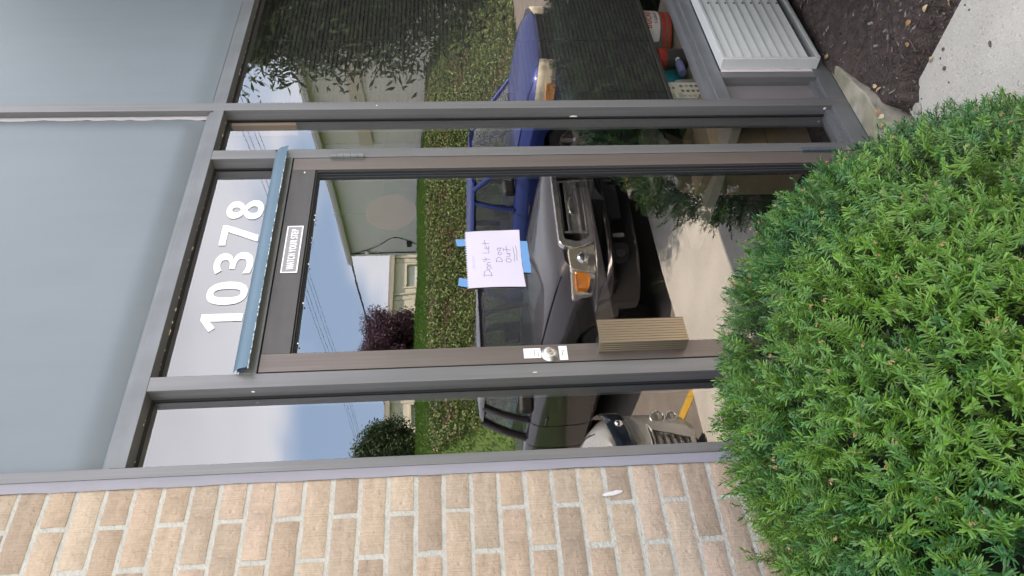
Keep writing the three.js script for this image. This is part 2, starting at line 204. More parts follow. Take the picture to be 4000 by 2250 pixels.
// ---- brick walls ----
function brickWall(name, label, x0, x1, fineTo, side) {
  const w = thing(name, label, 'brick wall', [side > 0 ? x0 : x1, 0, 0]); w.userData.kind = 'structure'; const ox = w.position.x;
  part('mortar', B(x0 - ox, x1 - ox, -0.5, 3.66, -0.2, -0.0035), std({ color: C(0.56, 0.55, 0.53), map: rep(T.mortar, 3, 3), roughness: 1, bumpMap: rep(T.mortarBump, 4, 4), bumpScale: 0.004 }), w);
  const tones = [[0.56, 0.43, 0.325], [0.52, 0.39, 0.29], [0.60, 0.47, 0.36], [0.48, 0.36, 0.27], [0.55, 0.41, 0.31], [0.58, 0.44, 0.345], [0.44, 0.335, 0.255], [0.50, 0.39, 0.30]].map((t) => { const b = std({ color: C(t[0] * 0.97, t[1] * 1.0, t[2] * 1.04), map: T.brick.clone(), roughness: 0.95, bumpMap: T.brickBump.clone(), bumpScale: 0.0032 }); return b; });
  for (const b of tones) { for (const k of ['map', 'bumpMap']) { b[k].repeat.set(2.2, 2.2); b[k].needsUpdate = true; } }
  const cache = {}; const r = rng(99 + ox * 10 | 0);
  function brickGeo(w_, v) { const key = w_.toFixed(3) + v; if (cache[key]) return cache[key]; const rs = rng(v * 31 + 7), seg = Math.max(3, Math.round(w_ / 0.012));
    const g = new RoundedBoxGeometry(w_, 0.0575, 0.03, 1, 0.0022); const p = g.attributes.position; const ph = rs() * 9;
    const gg = grid(seg, 5, (a, b) => { const ex = (a - 0.5) * 2, ey = (b - 0.5) * 2; const jag = 0.0011 * (vnoise(a * w_ / 0.012 + ph * 7, b * 5 + ph, 512, 512, v) - 0.5) * 2; const edge = Math.max(Math.abs(ex) > 0.999 ? 1 : 0, Math.abs(ey) > 0.999 ? 1 : 0);
      const X = (a - 0.5) * w_ + (Math.abs(ex) > 0.999 ? jag * 1.4 : 0), Y = (b - 0.5) * 0.0575 + (Math.abs(ey) > 0.999 ? jag : 0); return [X, Y, (edge ? -0.0022 : 0.0) + (edge ? 0 : 0.0007 * (vnoise(a * 9 + ph, b * 3, 512, 512, v + 3) - 0.5)), X + ph * 0.37, Y + ph * 0.61]; });
    const sk = grid(seg, 1, (a, b) => { return [0, 0, 0]; });
    // skirts round the face so that the brick has depth
    const P = [], N = gg.attributes.position, nx = seg + 1, ny = 6, I = []; const ring = []; for (let i = 0; i < nx; i++) ring.push(i); for (let j = 1; j < ny; j++) ring.push(j * nx + nx - 1); for (let i = nx - 2; i >= 0; i--) ring.push((ny - 1) * nx + i); for (let j = ny - 2; j > 0; j--) ring.push(j * nx);
    const U = []; for (const q of ring) { P.push(N.getX(q), N.getY(q), N.getZ(q)); U.push(gg.attributes.uv.getX(q), gg.attributes.uv.getY(q)); P.push(N.getX(q), N.getY(q), -0.02); U.push(gg.attributes.uv.getX(q), gg.attributes.uv.getY(q) + 0.02); }
    for (let i = 0; i < ring.length; i++) { const a = i * 2, b = ((i + 1) % ring.length) * 2; I.push(a, a + 1, b, b, a + 1, b + 1); }
    const s = new THREE.BufferGeometry(); s.setAttribute('position', new THREE.Float32BufferAttribute(P, 3)); s.setAttribute('uv', new THREE.Float32BufferAttribute(U, 2)); s.setIndex(I); s.computeVertexNormals();
    return cache[key] = MG([gg, s]); }
  const far = [];
  for (let k = -6; k < 45; k++) {
    const y = 2.431 + 0.0695 * (13 - k) - 0.0695 + 0.0348; if (y < -0.5 || y > 3.66 - 0.03) continue;
    const odd = ((13 - k - 1) % 2 + 2) % 2 === 1;
    for (let n = 0; n < 60; n++) {
      let a = n === 0 ? 0 : (odd ? 0.2125 * n : 0.106 + 0.2125 * (n - 1)), b = odd ? 0.2125 * (n + 1) - 0.0125 : 0.106 + 0.2125 * n - 0.0125; a += 0.0; const span = x1 - x0; if (a > span - 0.03) break; b = Math.min(b, span);
      const wv = b - a, cx = side > 0 ? x0 + (a + b) / 2 : x1 - (a + b) / 2, X = cx + (r() - 0.5) * 0.003 - ox, Y = y + (r() - 0.5) * 0.0022, Z = (r() - 0.5) * 0.0016;
      if (a < fineTo) { const wq = Math.round((wv - 0.001) * 500) / 500; const m = part('brick', brickGeo(wq, Math.floor(r() * 4)), tones[Math.floor(r() * tones.length)], w); m.position.set(X, Y, Z); m.rotation.z = (r() - 0.5) * 0.008; }
      else { const g = new THREE.BoxGeometry(wv - 0.001, 0.0575, 0.02); g.translate(X, Y, Z - 0.01); far.push(planar(g)); }
    }
  }
  if (far.length) stuffPart(part('brickwork', MG(far), tones[1], w));
  return w;
}
const leftWall = brickWall('brick_wall', 'tan wire cut brick wall with pale mortar left of the storefront', -9, -0.331, 1.05, -1);
brickWall('brick_wall', 'tan brick wall far right of the storefront windows', 3.76, 13, 0, 1);
{ // a smear of grey sealant on one brick
  const s = part('sealant_smear', grid(10, 4, (u, v) => { const t = u * 2 - 1, w = Math.sqrt(Math.max(0, 1 - t * t)) * (0.6 + 0.5 * vnoise(u * 9, v * 3, 64, 64, 3)); return [(u - 0.5) * 0.05, (v - 0.5) * 0.016 * w + u * 0.028, 0.0022 + 0.0012 * w * (1 - Math.abs(v * 2 - 1))]; }), M.caulkLight, leftWall, 'smear of pale sealant on a brick');
  s.position.set(-0.395 + 0.331, 1.23, 0); s.rotation.z = 1.2;
}
// ================= storefront =================
const sf = thing('storefront', 'dark bronze metal storefront with glazed door, sidelites and grey panels above', 'storefront');
sf.userData.kind = 'structure';
const HD = 2.471, ZB = -0.112, r1 = 0.0016;
// uprights
for (const [x0, x1, y0, y1] of [[-0.303, -0.274, 0.004, 3.655], [-0.0457, 0, 0.004, HD], [0.922, 0.969, 0.004, HD], [1.203, 1.248, 0.004, 3.655], [2.45, 2.495, 0.004, 3.655], [3.69, 3.735, 0.004, 3.655]]) part('mullion', B(x0, x1, y0, y1, ZB, 0, r1), M.frameV, sf);
const bays = [[-0.274, -0.0457], [0, 0.922], [0.969, 1.203], [1.248, 2.45], [2.495, 3.69]];
for (const [x0, x1] of [[-0.274, 1.203], [1.248, 2.45], [2.495, 3.69]]) {
  part('head_rail', MG([B(x0, x1, HD, 2.511, ZB, 0, r1), B(x0, x1, 2.511, 2.524, ZB, -0.006, r1), B(x0, x1, 2.5242, 2.534, ZB, -0.014)]), M.frameH, sf);
  // panels above the head: a shallow pillow that falls back at its rim
  const nx = 40, py0 = 2.528, py1 = 3.659;
  const pil = grid(nx, 36, (u, v) => { const x = mix(x0 + 0.0004, x1 - 0.0004, u), y = mix(py0, py1, v), d = Math.min(x - x0, x1 - x, y - py0); const e = x0 === -0.274 ? Math.min(x1 - x, y - py0) : Math.min(y - py0, x1 - x); return [x, y, (x0 === -0.274 ? -0.0305 : -0.012) + 0.016 * sst(0, 0.075, e) * (x0 === -0.274 ? 1 : 0.6), x, y]; });
  part('spandrel_panel', pil, M.panel, sf, x0 === -0.274 ? 'grey blue sheet panel above the door' : 'grey blue sheet panel above a window');
}
{ // pale sealant in the corner of the panel beside the upright
  const st = (x, amp, w, y0, y1, z, seed, dz = 0.004) => grid(4, 90, (u, v) => { const y = mix(y0, y1, v), n = fbm(v * 0.9 + 0.05, 0.4, 32, 4, 4, seed), wv = w * (0.55 + 0.9 * n); return [x - (u) * wv, y, z + dz * Math.sin(u * Math.PI) + amp * u, u * 0.02, y]; });
  part('sealant_bead', st(1.2025, 0.0, 0.021, 2.53, 3.65, -0.026, 3), std({ color: C(0.32, 0.305, 0.32), roughness: 0.6 }), sf, 'pale sealant bead down the edge of the grey panel');
  part('sealant_bead', grid(4, 160, (u, v) => { const y = mix(0.0, 3.65, v), n = fbm(v * 0.97 + 0.02, 0.2, 64, 4, 4, 13); return [-0.3032 - u * (0.030 + 0.006 * (n - 0.5)), y, 0.0006 + 0.0035 * Math.sin(u * 3.0) * (0.5 + 0.9 * n) - 0.003 * (1 - u) , u * 0.02, y]; }), M.caulk, sf, 'lavender grey sealant between the frame and the bricks');
}
// sill rails
for (const [x0, x1] of bays) if (x0 !== 0) part('sill_rail', MG([B(x0, x1, 0.006, 0.078, ZB, 0, r1), B(x0, x1, 0.0782, 0.098, -0.075, -0.022, 0.001)]), M.frameH, sf);
part('threshold', B(0, 0.922, 0.006, 0.03, ZB, 0.01, r1), M.frameH, sf);
part('door_header', MG([B(0, 0.922, 2.184, 2.232, ZB, 0, r1)]), M.frameH, sf);
// glazing pockets: thin dark stops on the sides of each light
const pane = (x0, x1, y0, y1, z, label) => { const g = new THREE.PlaneGeometry(x1 - x0, y1 - y0); g.translate((x0 + x1) / 2, (y0 + y1) / 2, z); return part('pane', planar(g), M.glass, sf, label); };
pane(-0.273, -0.0467, 0.096, HD, -0.05, 'narrow glass sidelite left of the door');
pane(0.970, 1.202, 0.096, HD, -0.0502, 'narrow glass sidelite right of the door');
pane(0.001, 0.921, 2.2325, HD, -0.0504, 'transom glass with white numbers');
pane(1.249, 2.449, 0.56, HD, -0.0506, 'large window glass with blinds behind it');
pane(2.496, 3.689, 0.56, HD, -0.0508);
{ const gs = []; for (const [x0, x1, y0, y1] of [[-0.274, -0.0457, 0.098, HD], [0.969, 1.203, 0.098, HD], [0, 0.922, 2.232, HD], [1.248, 2.45, 0.55, HD], [2.495, 3.69, 0.55, HD]]) { for (const [z0, z1] of [[-0.054, -0.0515], [-0.0485, -0.046]]) { gs.push(B(x0, x0 + 0.007, y0, y1, z0, z1), B(x1 - 0.007, x1, y0, y1, z0, z1), B(x0 + 0.007, x1 - 0.007, y1 - 0.007, y1, z0, z1)); } }
  part('gasket', MG(gs), M.rubber, sf); }
{ // pale flecks of old sealant left along the top of the glass
  const gs = [], r = rng(12); for (const [x0, x1] of bays) for (let i = 0; i < (x1 - x0) * 46; i++) { if (r() < 0.35) continue; const s = 0.0012 + 0.0028 * r() * r(), g = new THREE.IcosahedronGeometry(s, 1); g.scale(1 + 2.2 * r(), 0.8, 0.8); g.translate(mix(x0 + 0.01, x1 - 0.01, Math.round(r() * 14) / 14 + (r() - 0.5) * 0.05), HD - 0.001, -0.044 + 0.012 * r() * r()); gs.push(g); }
  stuffPart(part('sealant_fleck', MG(gs), std({ color: C(0.62, 0.52, 0.40), roughness: 0.9 }), sf));
}
{ // drips and chips of pale paint
  const gs = []; for (const [x, y, z, sx, sy, sz] of [[-0.0462, 2.19, -0.022, 0.001, 0.005, 0.004], [1.2025, 1.13, -0.045, 0.001, 0.016, 0.005], [0.842, 2.135, 0.0004, 0.004, 0.003, 0.001], [-0.03, 1.40, 0.0003, 0.0012, 0.007, 0.0008], [1.225, 1.90, 0.0003, 0.002, 0.003, 0.0008], [1.2024, 0.105, -0.018, 0.001, 0.006, 0.005]]) { const g = new THREE.IcosahedronGeometry(1, 2); g.scale(sx, sy, sz); g.translate(x, y, z); gs.push(g); } stuffPart(part('paint_fleck', MG(gs), M.white, sf));
}
// low rails, vent opening and blank panel right of the sidelite
for (const [x0, x1, xm] of [[1.248, 2.45, 1.397], [2.495, 3.69, 2.65]]) {
  part('transom_rail', MG([B(x0, x1, 0.486, 0.540, ZB, 0, r1), B(x0, x1, 0.5402, 0.562, -0.078, -0.02, 0.001)]), M.frameH, sf);
  part('mullion', B(xm, xm + 0.046, 0.0785, 0.4855, ZB, 0, r1), M.frameV, sf);
  part('blank_panel', B(x0, xm, 0.0785, 0.4855, -0.06, -0.045), std({ color: C(0.22, 0.20, 0.21), map: rep(T.panel, 1, 1), roughness: 0.5, metalness: 0.3 }), sf, 'small dark panel under the window beside the vent');
}
{ // soft sealant on the vent's left edge
  part('sealant_bead', grid(4, 30, (u, v) => [1.432 + u * (0.016 + 0.01 * vnoise(v * 14, 1, 64, 64, 8)), mix(0.085, 0.482, v), 0.0015 + 0.003 * Math.sin(u * 3)]), std({ color: C(0.50, 0.44, 0.44), roughness: 0.7 }), sf);
}
// ---- the door: stiles, rails, glass, pull, lock, hinges ----
const door = part('door', MG([B(0.004, 0.0655, 0.034, 2.180, -0.044, 0, r1), B(0.857, 0.9185, 0.034, 2.180, -0.044, 0, r1)]), M.doorV, sf, 'dark bronze metal door with one tall glass');
part('door_rail', MG([B(0.0657, 0.8568, 2.098, 2.180, -0.044, -0.0004, r1)]), M.doorH, door); part('door_rail', MG([B(0.0657, 0.8568, 0.034, 0.26, -0.044, -0.0004, r1)]), M.doorH, door);
{ const z = [-0.003, -0.012, -0.018]; const bead = []; for (let i = 0; i < 3; i++) { const o = i * 0.0062; bead.push(B(0.8565 - o - 0.0058, 0.8565 - o, 0.262, 2.096, -0.044, z[i] - 0.003, 0.001), B(0.066 + o * 0.5, 0.066 + o * 0.5 + 0.0029, 0.262, 2.096, -0.044, z[i] - 0.003, 0.0006), B(0.066, 0.8565, 2.0965 - o * 0.6 - 0.0036, 2.0965 - o * 0.6, -0.044, z[i] - 0.0032, 0.0006)); } part('glazing_bead', MG(bead), M.frameDark, door); }
{ const g = new THREE.PlaneGeometry(0.79, 1.835); g.translate(0.4615, 1.178, -0.026); part('door_pane', planar(g), M.glass, door, 'tall door glass with a paper note taped to it'); }
{ // ribbed bronze pull: one grooved profile drawn upward
  const s = new THREE.Shape(), n = 9, x0 = 0.031, x1 = 0.114, D = 0.05; s.moveTo(x0, 0.001);
  const m = 5; for (let i = 0; i < m; i++) { const a = i / m, b = (i + 0.55) / m; s.lineTo(x0, -D * a - 0.001); s.lineTo(x0, -D * b); s.lineTo(x0 + 0.0014, -D * (b + 0.04)); s.lineTo(x0 + 0.0014, -D * ((i + 0.95) / m)); }
  for (let i = 0; i < n; i++) { const w = (x1 - x0) / n, a = x0 + w * i; s.lineTo(a, -D); s.lineTo(a + w * 0.58, -D); s.lineTo(a + w * 0.64, -D + 0.0014); s.lineTo(a + w * 0.95, -D + 0.0014); }
  s.lineTo(x1, -D); s.lineTo(x1, -D + 0.004); s.lineTo(x0 + 0.02, -D + 0.008); s.lineTo(x0 + 0.02, 0.001); s.closePath();
  const g = new THREE.ExtrudeGeometry(s, { depth: 0.26, bevelEnabled: false }); g.rotateX(-Math.PI / 2); g.translate(0, 0.947, 0);
  part('pull_handle', planar(g), std({ color: C(0.30, 0.25, 0.185), roughness: 0.34, metalness: 0.85 }), door, 'ribbed bronze door pull');
}
{ // lock cylinder: collar and turned plug
  const lathe = (pts) => { const g = new THREE.LatheGeometry(pts.map(([a, b]) => new THREE.Vector2(a, b)), 36); g.rotateX(Math.PI / 2); g.translate(0.0305, 1.351, 0); return g; };
  part('lock_collar', lathe([[0.0255, 0], [0.0255, 0.002], [0.022, 0.006], [0.0195, 0.007], [0.0195, 0.010], [0.0175, 0.013], [0.012, 0.014]]), std({ color: C(0.55, 0.54, 0.53), roughness: 0.3, metalness: 0.8 }), door);
  part('lock_plug', lathe([[0.0125, 0.0138], [0.0115, 0.016], [0.0085, 0.016], [0.0082, 0.0145], [0.0078, 0.0155], [0.0, 0.0158]]), std({ color: C(0.45, 0.40, 0.34), roughness: 0.35, metalness: 0.85 }), door);
  part('keyhole', B(0.0295, 0.0315, 1.3475, 1.3545, 0.0159, 0.0163), M.black, door);
}
for (const [y0, y1, k] of [[1.932, 2.051, 1], [0.171, 0.301, 0]]) {
  const gs = []; for (let i = 0; i < 5; i++) { const g = new THREE.CylinderGeometry(0.0085, 0.0085, (y1 - y0) / 5 - 0.001, 14); g.translate(0.9215, y0 + (i + 0.5) * (y1 - y0) / 5, 0.007); gs.push(g); } gs.push(B(0.9095, 0.9205, y0, y1, -0.001, 0.0012));
  part('hinge', MG(gs.map(planar)), std({ color: k ? C(0.30, 0.32, 0.33) : C(0.14, 0.18, 0.21), map: rep(T.streak, 9, 6), roughness: 0.6, metalness: 0.5 }), door, k ? 'worn upper hinge of the door' : 'dark lower hinge of the door');
}
part('push_bar', MG([B(0.03, 0.885, 1.115, 1.175, -0.115, -0.080, 0.006), B(0.03, 0.10, 1.09, 1.20, -0.12, -0.05, 0.004), B(0.83, 0.89, 1.10, 1.19, -0.12, -0.05, 0.004)]), std({ color: C(0.018, 0.014, 0.012), roughness: 0.7, metalness: 0.2 }), door, 'bronze push bar on the inside of the door');
{ const r = rng(5), gs = []; for (let i = 0; i < 7; i++) { const g = new THREE.IcosahedronGeometry(0.0016 + 0.0015 * r(), 1); g.translate(0.1 + 0.7 * r(), 2.083, -0.014); gs.push(g); } stuffPart(part('sealant_fleck', MG(gs), M.white, door)); }
// ---- drip cap above the door: bent strip, blue grey, its lip chipped ----
{
  const n = 120, prof = [[0.0, 2.246], [0.004, 2.2465], [0.024, 2.226], [0.030, 2.205], [0.0302, 2.199], [0.0285, 2.198], [0.0282, 2.204], [0.0, 2.238]];
  const g = grid(n, prof.length - 1, (u, v) => { const k = Math.min(prof.length - 1, Math.round(v * (prof.length - 1))), x = mix(0.002, 0.952, u), j = k >= 4 && k <= 5 ? 0.0016 * (fbm(u, 0.2, 60, 4, 3, 6) - 0.5) * 2 : 0; return [x, prof[k][1] + j, prof[k][0] + 0.0006, x, prof[k][1] * 2]; });
  const cap = single('drip_cap', toCreasedNormals(g.toNonIndexed(), 0.5), std({ color: C(0.085, 0.145, 0.20), map: rep(T.panel, 2, 2), roughness: 0.4, metalness: 0.35, side: THREE.DoubleSide }), 'blue grey metal drip strip above the door', 'drip strip');
  const r = rng(8), gs = []; for (let i = 0; i < 90; i++) { const u = r(), g2 = new THREE.BoxGeometry(0.004 + 0.014 * r(), 0.0012 + 0.0014 * r(), 0.0008); g2.translate(mix(0.004, 0.95, u), 2.1995 + 0.001 * r(), 0.0306); gs.push(g2); }
  stuffPart(part('worn_lip', MG(gs), std({ color: C(0.55, 0.60, 0.62), roughness: 0.7 }), cap));
  const tear = part('torn_end', grid(6, 6, (u, v) => [0.953 + u * 0.012 * (0.6 + 0.6 * vnoise(v * 5, 2, 32, 32, 4)), 2.205 + v * 0.045, 0.012 - 0.02 * u * v + 0.004 * vnoise(u * 5, v * 5, 32, 32, 9)]), std({ color: C(0.30, 0.29, 0.28), roughness: 0.8, side: THREE.DoubleSide }), cap, 'ragged end of the strip');
}
// ---- numbers on the transom ----
{
  const n = thing('house_number', 'white street number 10378 stuck on the transom glass above the door', 'house number', [0, 0, 0]); const m = std({ color: C(0.86, 0.86, 0.86), roughness: 0.5 });
  [...'10378'].forEach((c, i) => { const g = new TextGeometry(c, { font, size: 0.1245 * 1.0, depth: 0.0006, curveSegments: 10, bevelEnabled: false }); g.computeBoundingBox(); const b = g.boundingBox, w = b.max.x - b.min.x, h = b.max.y - b.min.y; g.translate(-(b.min.x + b.max.x) / 2, -b.min.y, 0); g.scale((c === '1' ? 0.068 : 0.093) / w, 0.124 / h, 1); g.translate([0.222, 0.338, 0.465, 0.590, 0.710][i], 2.268, -0.0488); part('digit', g, m, n); });
}
// ---- printed things stuck on the door ----
const plate = (x0, x1, y0, y1, z, tex, d = 0.0012, rough = 0.6, nseg = 1) => { const g = new THREE.PlaneGeometry(x1 - x0, y1 - y0, nseg, nseg); g.translate((x0 + x1) / 2, (y0 + y1) / 2, z + d); return g; };
{
  const t = canvasTex(1024, 262, (c, w, h) => { c.fillStyle = '#8e8d93'; c.fillRect(0, 0, w, h); c.strokeStyle = '#ececf0'; c.lineWidth = 20; c.strokeRect(12, 12, w - 24, h - 24); c.fillStyle = '#f0f0f2'; c.textAlign = 'center'; c.textBaseline = 'middle'; c.font = 'bold 136px sans-serif'; const tw = c.measureText('WATCH YOUR STEP').width; c.save(); c.translate(w / 2, h / 2 + 6); c.scale(880 / tw, 1.12); c.fillText('WATCH YOUR STEP', 0, 0); c.restore(); });
  const s = thing('warning_sign', 'grey and white WATCH YOUR STEP plate on the top rail of the door', 'sign', [0.4745, 2.137, 0.0002]); s.rotation.z = 0.0;
  part('backing', B(-0.103, 0.103, -0.0265, 0.0265, 0, 0.0012, 0.0005), std({ color: C(0.27, 0.265, 0.28), roughness: 0.5 }), s);
  part('printed_face', plate(-0.1028, 0.1028, -0.0263, 0.0263, 0.0004), std({ map: t, roughness: 0.5 }), s);
}
{ // the taped note: torn spiral pad paper, slightly curled
  const t = canvasTex(1024, 800, (c, w, h) => {
    c.fillStyle = '#c0bacd'; c.fillRect(0, 0, w, h); const g = c.createLinearGradient(0, 0, 0, h);
    c.strokeStyle = 'rgba(120,120,165,0.10)'; c.lineWidth = 2; for (let y = 120; y < h; y += 48) { c.beginPath(); c.moveTo(0, y); c.lineTo(w, y - 4); c.stroke(); }
    c.strokeStyle = '#4e4a66'; c.lineCap = 'round'; c.lineJoin = 'round'; c.lineWidth = 7;
    const P = (pts, sx = 1, sy = 1, ox = 0, oy = 0) => { c.beginPath(); pts.forEach(([x, y], i) => { const X = ox + x * sx, Y = oy + y * sy; i ? c.lineTo(X, Y) : c.moveTo(X, Y); }); c.stroke(); };
    const E = (x, y, rx, ry, a0 = 0, a1 = 6.3, ro = 0) => { c.beginPath(); c.ellipse(x, y, rx, ry, ro, a0, a1); c.stroke(); };
    // Don't let
    P([[205, 235], [195, 345]]); c.beginPath(); c.moveTo(180, 238); c.bezierCurveTo(330, 225, 320, 350, 180, 345); c.stroke();
    E(330, 318, 26, 30); P([[375, 290], [375, 345]]); c.beginPath(); c.moveTo(375, 312); c.bezierCurveTo(400, 270, 428, 290, 422, 345); c.stroke(); P([[448, 240], [440, 268]]); P([[482, 235], [478, 345]]); P([[455, 282], [515, 276]]);
    P([[600, 250], [592, 335], [655, 330]]); c.beginPath(); c.moveTo(668, 312); c.lineTo(712, 300); c.bezierCurveTo(712, 268, 662, 280, 668, 320); c.bezierCurveTo(680, 345, 705, 340, 722, 326); c.stroke(); P([[780, 245], [772, 350]]); P([[730, 288], [842, 275]]);
    // Dog
    P([[440, 430], [432, 515]]); c.beginPath(); c.moveTo(425, 432); c.bezierCurveTo(540, 420, 530, 520, 425, 516); c.stroke(); E(580, 490, 26, 27); E(655, 482, 24, 24); c.beginPath(); c.moveTo(680, 462); c.bezierCurveTo(690, 540, 680, 565, 625, 540); c.stroke();
    // Out, twice underlined
    E(455, 610, 34, 38); c.beginPath(); c.moveTo(520, 585); c.bezierCurveTo(515, 660, 575, 650, 580, 585); c.lineTo(580, 645); c.stroke(); P([[655, 560], [650, 655]]); P([[605, 600], [720, 588]]);
    c.lineWidth = 6; P([[440, 690], [560, 705], [700, 690]]); P([[460, 732], [620, 745], [730, 730]]);
    c.lineWidth = 4; c.strokeStyle = 'rgba(100,98,120,0.42)'; c.font = 'italic 70px serif'; c.fillStyle = 'rgba(110,108,130,0.40)'; c.fillText('protect', 330, 120);
  });
  const n = thing('paper_note', 'white handwritten note saying Don\'t Let Dog Out taped on the door glass', 'note', [0.433, 1.49, -0.0245]); n.rotation.z = 0.008;
  const W = 0.247, H = 0.186, r = rng(2); const teeth = []; for (let i = 0; i <= 96; i++) teeth.push((i % 4 < 2 ? 0.0 : 0.0045) + 0.0014 * r());
  const g = grid(96, 24, (u, v) => { const x = (u - 0.5) * W, top = H / 2 - teeth[Math.round(u * 96)], y = mix(-H / 2 + 0.004 * Math.sin(u * 3.1), top, v); return [x + 0.003 * Math.sin(v * 3), y, 0.001 + 0.0035 * Math.sin(u * 3.0) * Math.sin(v * 3.1) + 0.004 * sst(0.75, 1, u) * sst(0.4, 0, v), u, v]; });
  part('sheet', g, std({ map: t, roughness: 0.85, side: THREE.DoubleSide }), n);
  const tape = std({ color: C(0.11, 0.25, 0.50), roughness: 0.7, side: THREE.DoubleSide });
  for (const [x, y, w, h, a] of [[0.076, 0.103, 0.032, 0.034, 0.1], [-0.098, 0.101, 0.034, 0.034, -0.15], [0.005, -0.104, 0.14, 0.026, 0.02]]) { const q = part('tape', grid(8, 6, (u, v) => [(u - 0.5) * w + (v - 0.5) * 0.006 * Math.sin(9 * v), (v - 0.5) * h + 0.0025 * vnoise(u * 8, 1, 32, 32, 5), 0.0006 * vnoise(u * 6, v * 6, 32, 32, 7)]), tape, n, w > 0.1 ? 'long strip of blue painter tape under the note' : undefined); q.position.set(x, y, y > 0 ? 0.0002 : 0.0008); q.rotation.z = a; }
}
for (const [x0, x1, y0, y1, txt, label, k] of [[0.018, 0.0525, 1.377, 1.427, 0, 'white sticker above the door lock', 0], [0.008, 0.0575, 1.299, 1.3235, 1, 'white sticker with a scribbled line under the door lock', 1]]) {
  const t = canvasTex(256, k ? 128 : 360, (c, w, h) => { c.fillStyle = '#e8e6ea'; c.fillRect(0, 0, w, h); c.strokeStyle = '#3b3b44'; c.lineWidth = 7; c.fillStyle = '#55555c'; c.beginPath(); if (k) { c.moveTo(90, 20); c.bezierCurveTo(60, 70, 150, 30, 110, 60); c.bezierCurveTo(190, 20, 200, 90, 140, 70); c.stroke(); c.font = '24px sans-serif'; c.fillText('SERVICE', 96, 116); } else { c.moveTo(110, 110); c.bezierCurveTo(80, 190, 160, 120, 120, 150); c.lineTo(170, 165); c.stroke(); c.fillRect(30, 222, 190, 12); c.fillRect(30, 300, 190, 12); } });
  const m = single('sticker', plate(x0, x1, y0, y1, 0.0004), std({ map: t, roughness: 0.5 }), label, 'sticker');
}
// ---- louvred vent under the window ----
for (const [ox, n] of [[0, 0], [1.25, 1]]) {
  const v = thing('louvre_grille', n ? 'louvred vent under the second window' : 'white louvred metal vent grille under the window by the mulch bed', 'vent grille', [1.45 + ox, 0.062, 0.0]);
  const W = 0.99, H = 0.42, D = 0.052, fw = 0.014;
  part('frame', MG([B(0, fw, 0, H, 0.0005, D, 0.002), B(W - fw, W, 0, H, 0.0005, D, 0.002), B(fw, W - fw, H - fw, H, 0.0005, D, 0.002)]), M.ventPaint, v);
  part('frame_lip', MG([B(fw, W - fw, 0.0, 0.005, 0.0005, D + 0.006, 0.001), B(0.002, W - 0.002, 0.0, 0.018, D + 0.002, D + 0.006, 0.001)]), std({ color: C(0.42, 0.43, 0.42), map: rep(T.panel, 2, 2), roughness: 0.6 }), v);
  const N = 9, ph = (H - fw - 0.045) / N;
  for (let i = 0; i < N; i++) {
    const y1 = H - fw - i * ph, y0 = y1 - ph; const w = W - 2 * fw - 0.004, s = new THREE.Shape([[0.0, y1 + 0.010], [0.0285, y1 + 0.009], [0.0305, y1 + 0.002], [0.0385, y0 + 0.004], [0.0392, y0 + 0.001], [0.0375, y0 - 0.0005], [0.033, y0 + 0.0005], [0.024, y1 - 0.003], [0.0, y1 + 0.004]].map(([a, b]) => new THREE.Vector2(-a, b)));
    const g = new THREE.ExtrudeGeometry(s, { depth: w, bevelEnabled: false }); g.rotateY(Math.PI / 2); g.translate(fw + 0.002, 0, 0.008);
    const sl = part('slat', planar(g), M.ventPaint, v);
    part('weep_hole', B(0.452 - 0.006, 0.452 + 0.006, y0 + 0.0005, y0 + 0.010, 0.0385, 0.0468), M.black, sl);
  }
  part('vent_back', B(0.004, W - 0.004, 0.004, H - 0.004, 0.0006, 0.003), M.black, v);
}
// ================= behind the glass =================
struct('interior_shelf', B(1.25, 2.6, 0.40, 0.44, -0.9, -0.114), std({ color: C(0.36, 0.31, 0.25), roughness: 0.7 }), 'pale shelf behind the window');
{
  const b = thing('venetian_blind', 'dark horizontal venetian blind drawn down behind the large window', 'blind', [1.85, 0.66, -0.135]);
  const gs = []; for (let y = 0.035; y < 1.80; y += 0.0195) { const g = grid(1, 3, (u, v) => { const t = v - 0.5; return [(u - 0.5) * 1.15, y + t * 0.0225, -t * 0.009 + 0.002 * (1 - 4 * t * t)]; }); gs.push(g); }
  stuffPart(part('slats', MG(gs), std({ color: C(0.012, 0.010, 0.009), roughness: 0.95, side: THREE.DoubleSide }), b));
  part('bottom_rail', B(-0.575, 0.575, 0.0, 0.02, -0.012, 0.012, 0.004), std({ color: C(0.03, 0.027, 0.025), roughness: 0.5 }), b);
  part('head_box', B(-0.58, 0.58, 1.79, 1.83, -0.02, 0.02, 0.002), M.frameDark, b);
  for (const x of [-0.375, 0.02, 0.40]) part('ladder_cord', bar([x, 0.01, 0.013], [x, 1.8, 0.013], 0.0014, 0.0014, 5), M.black, b);
}
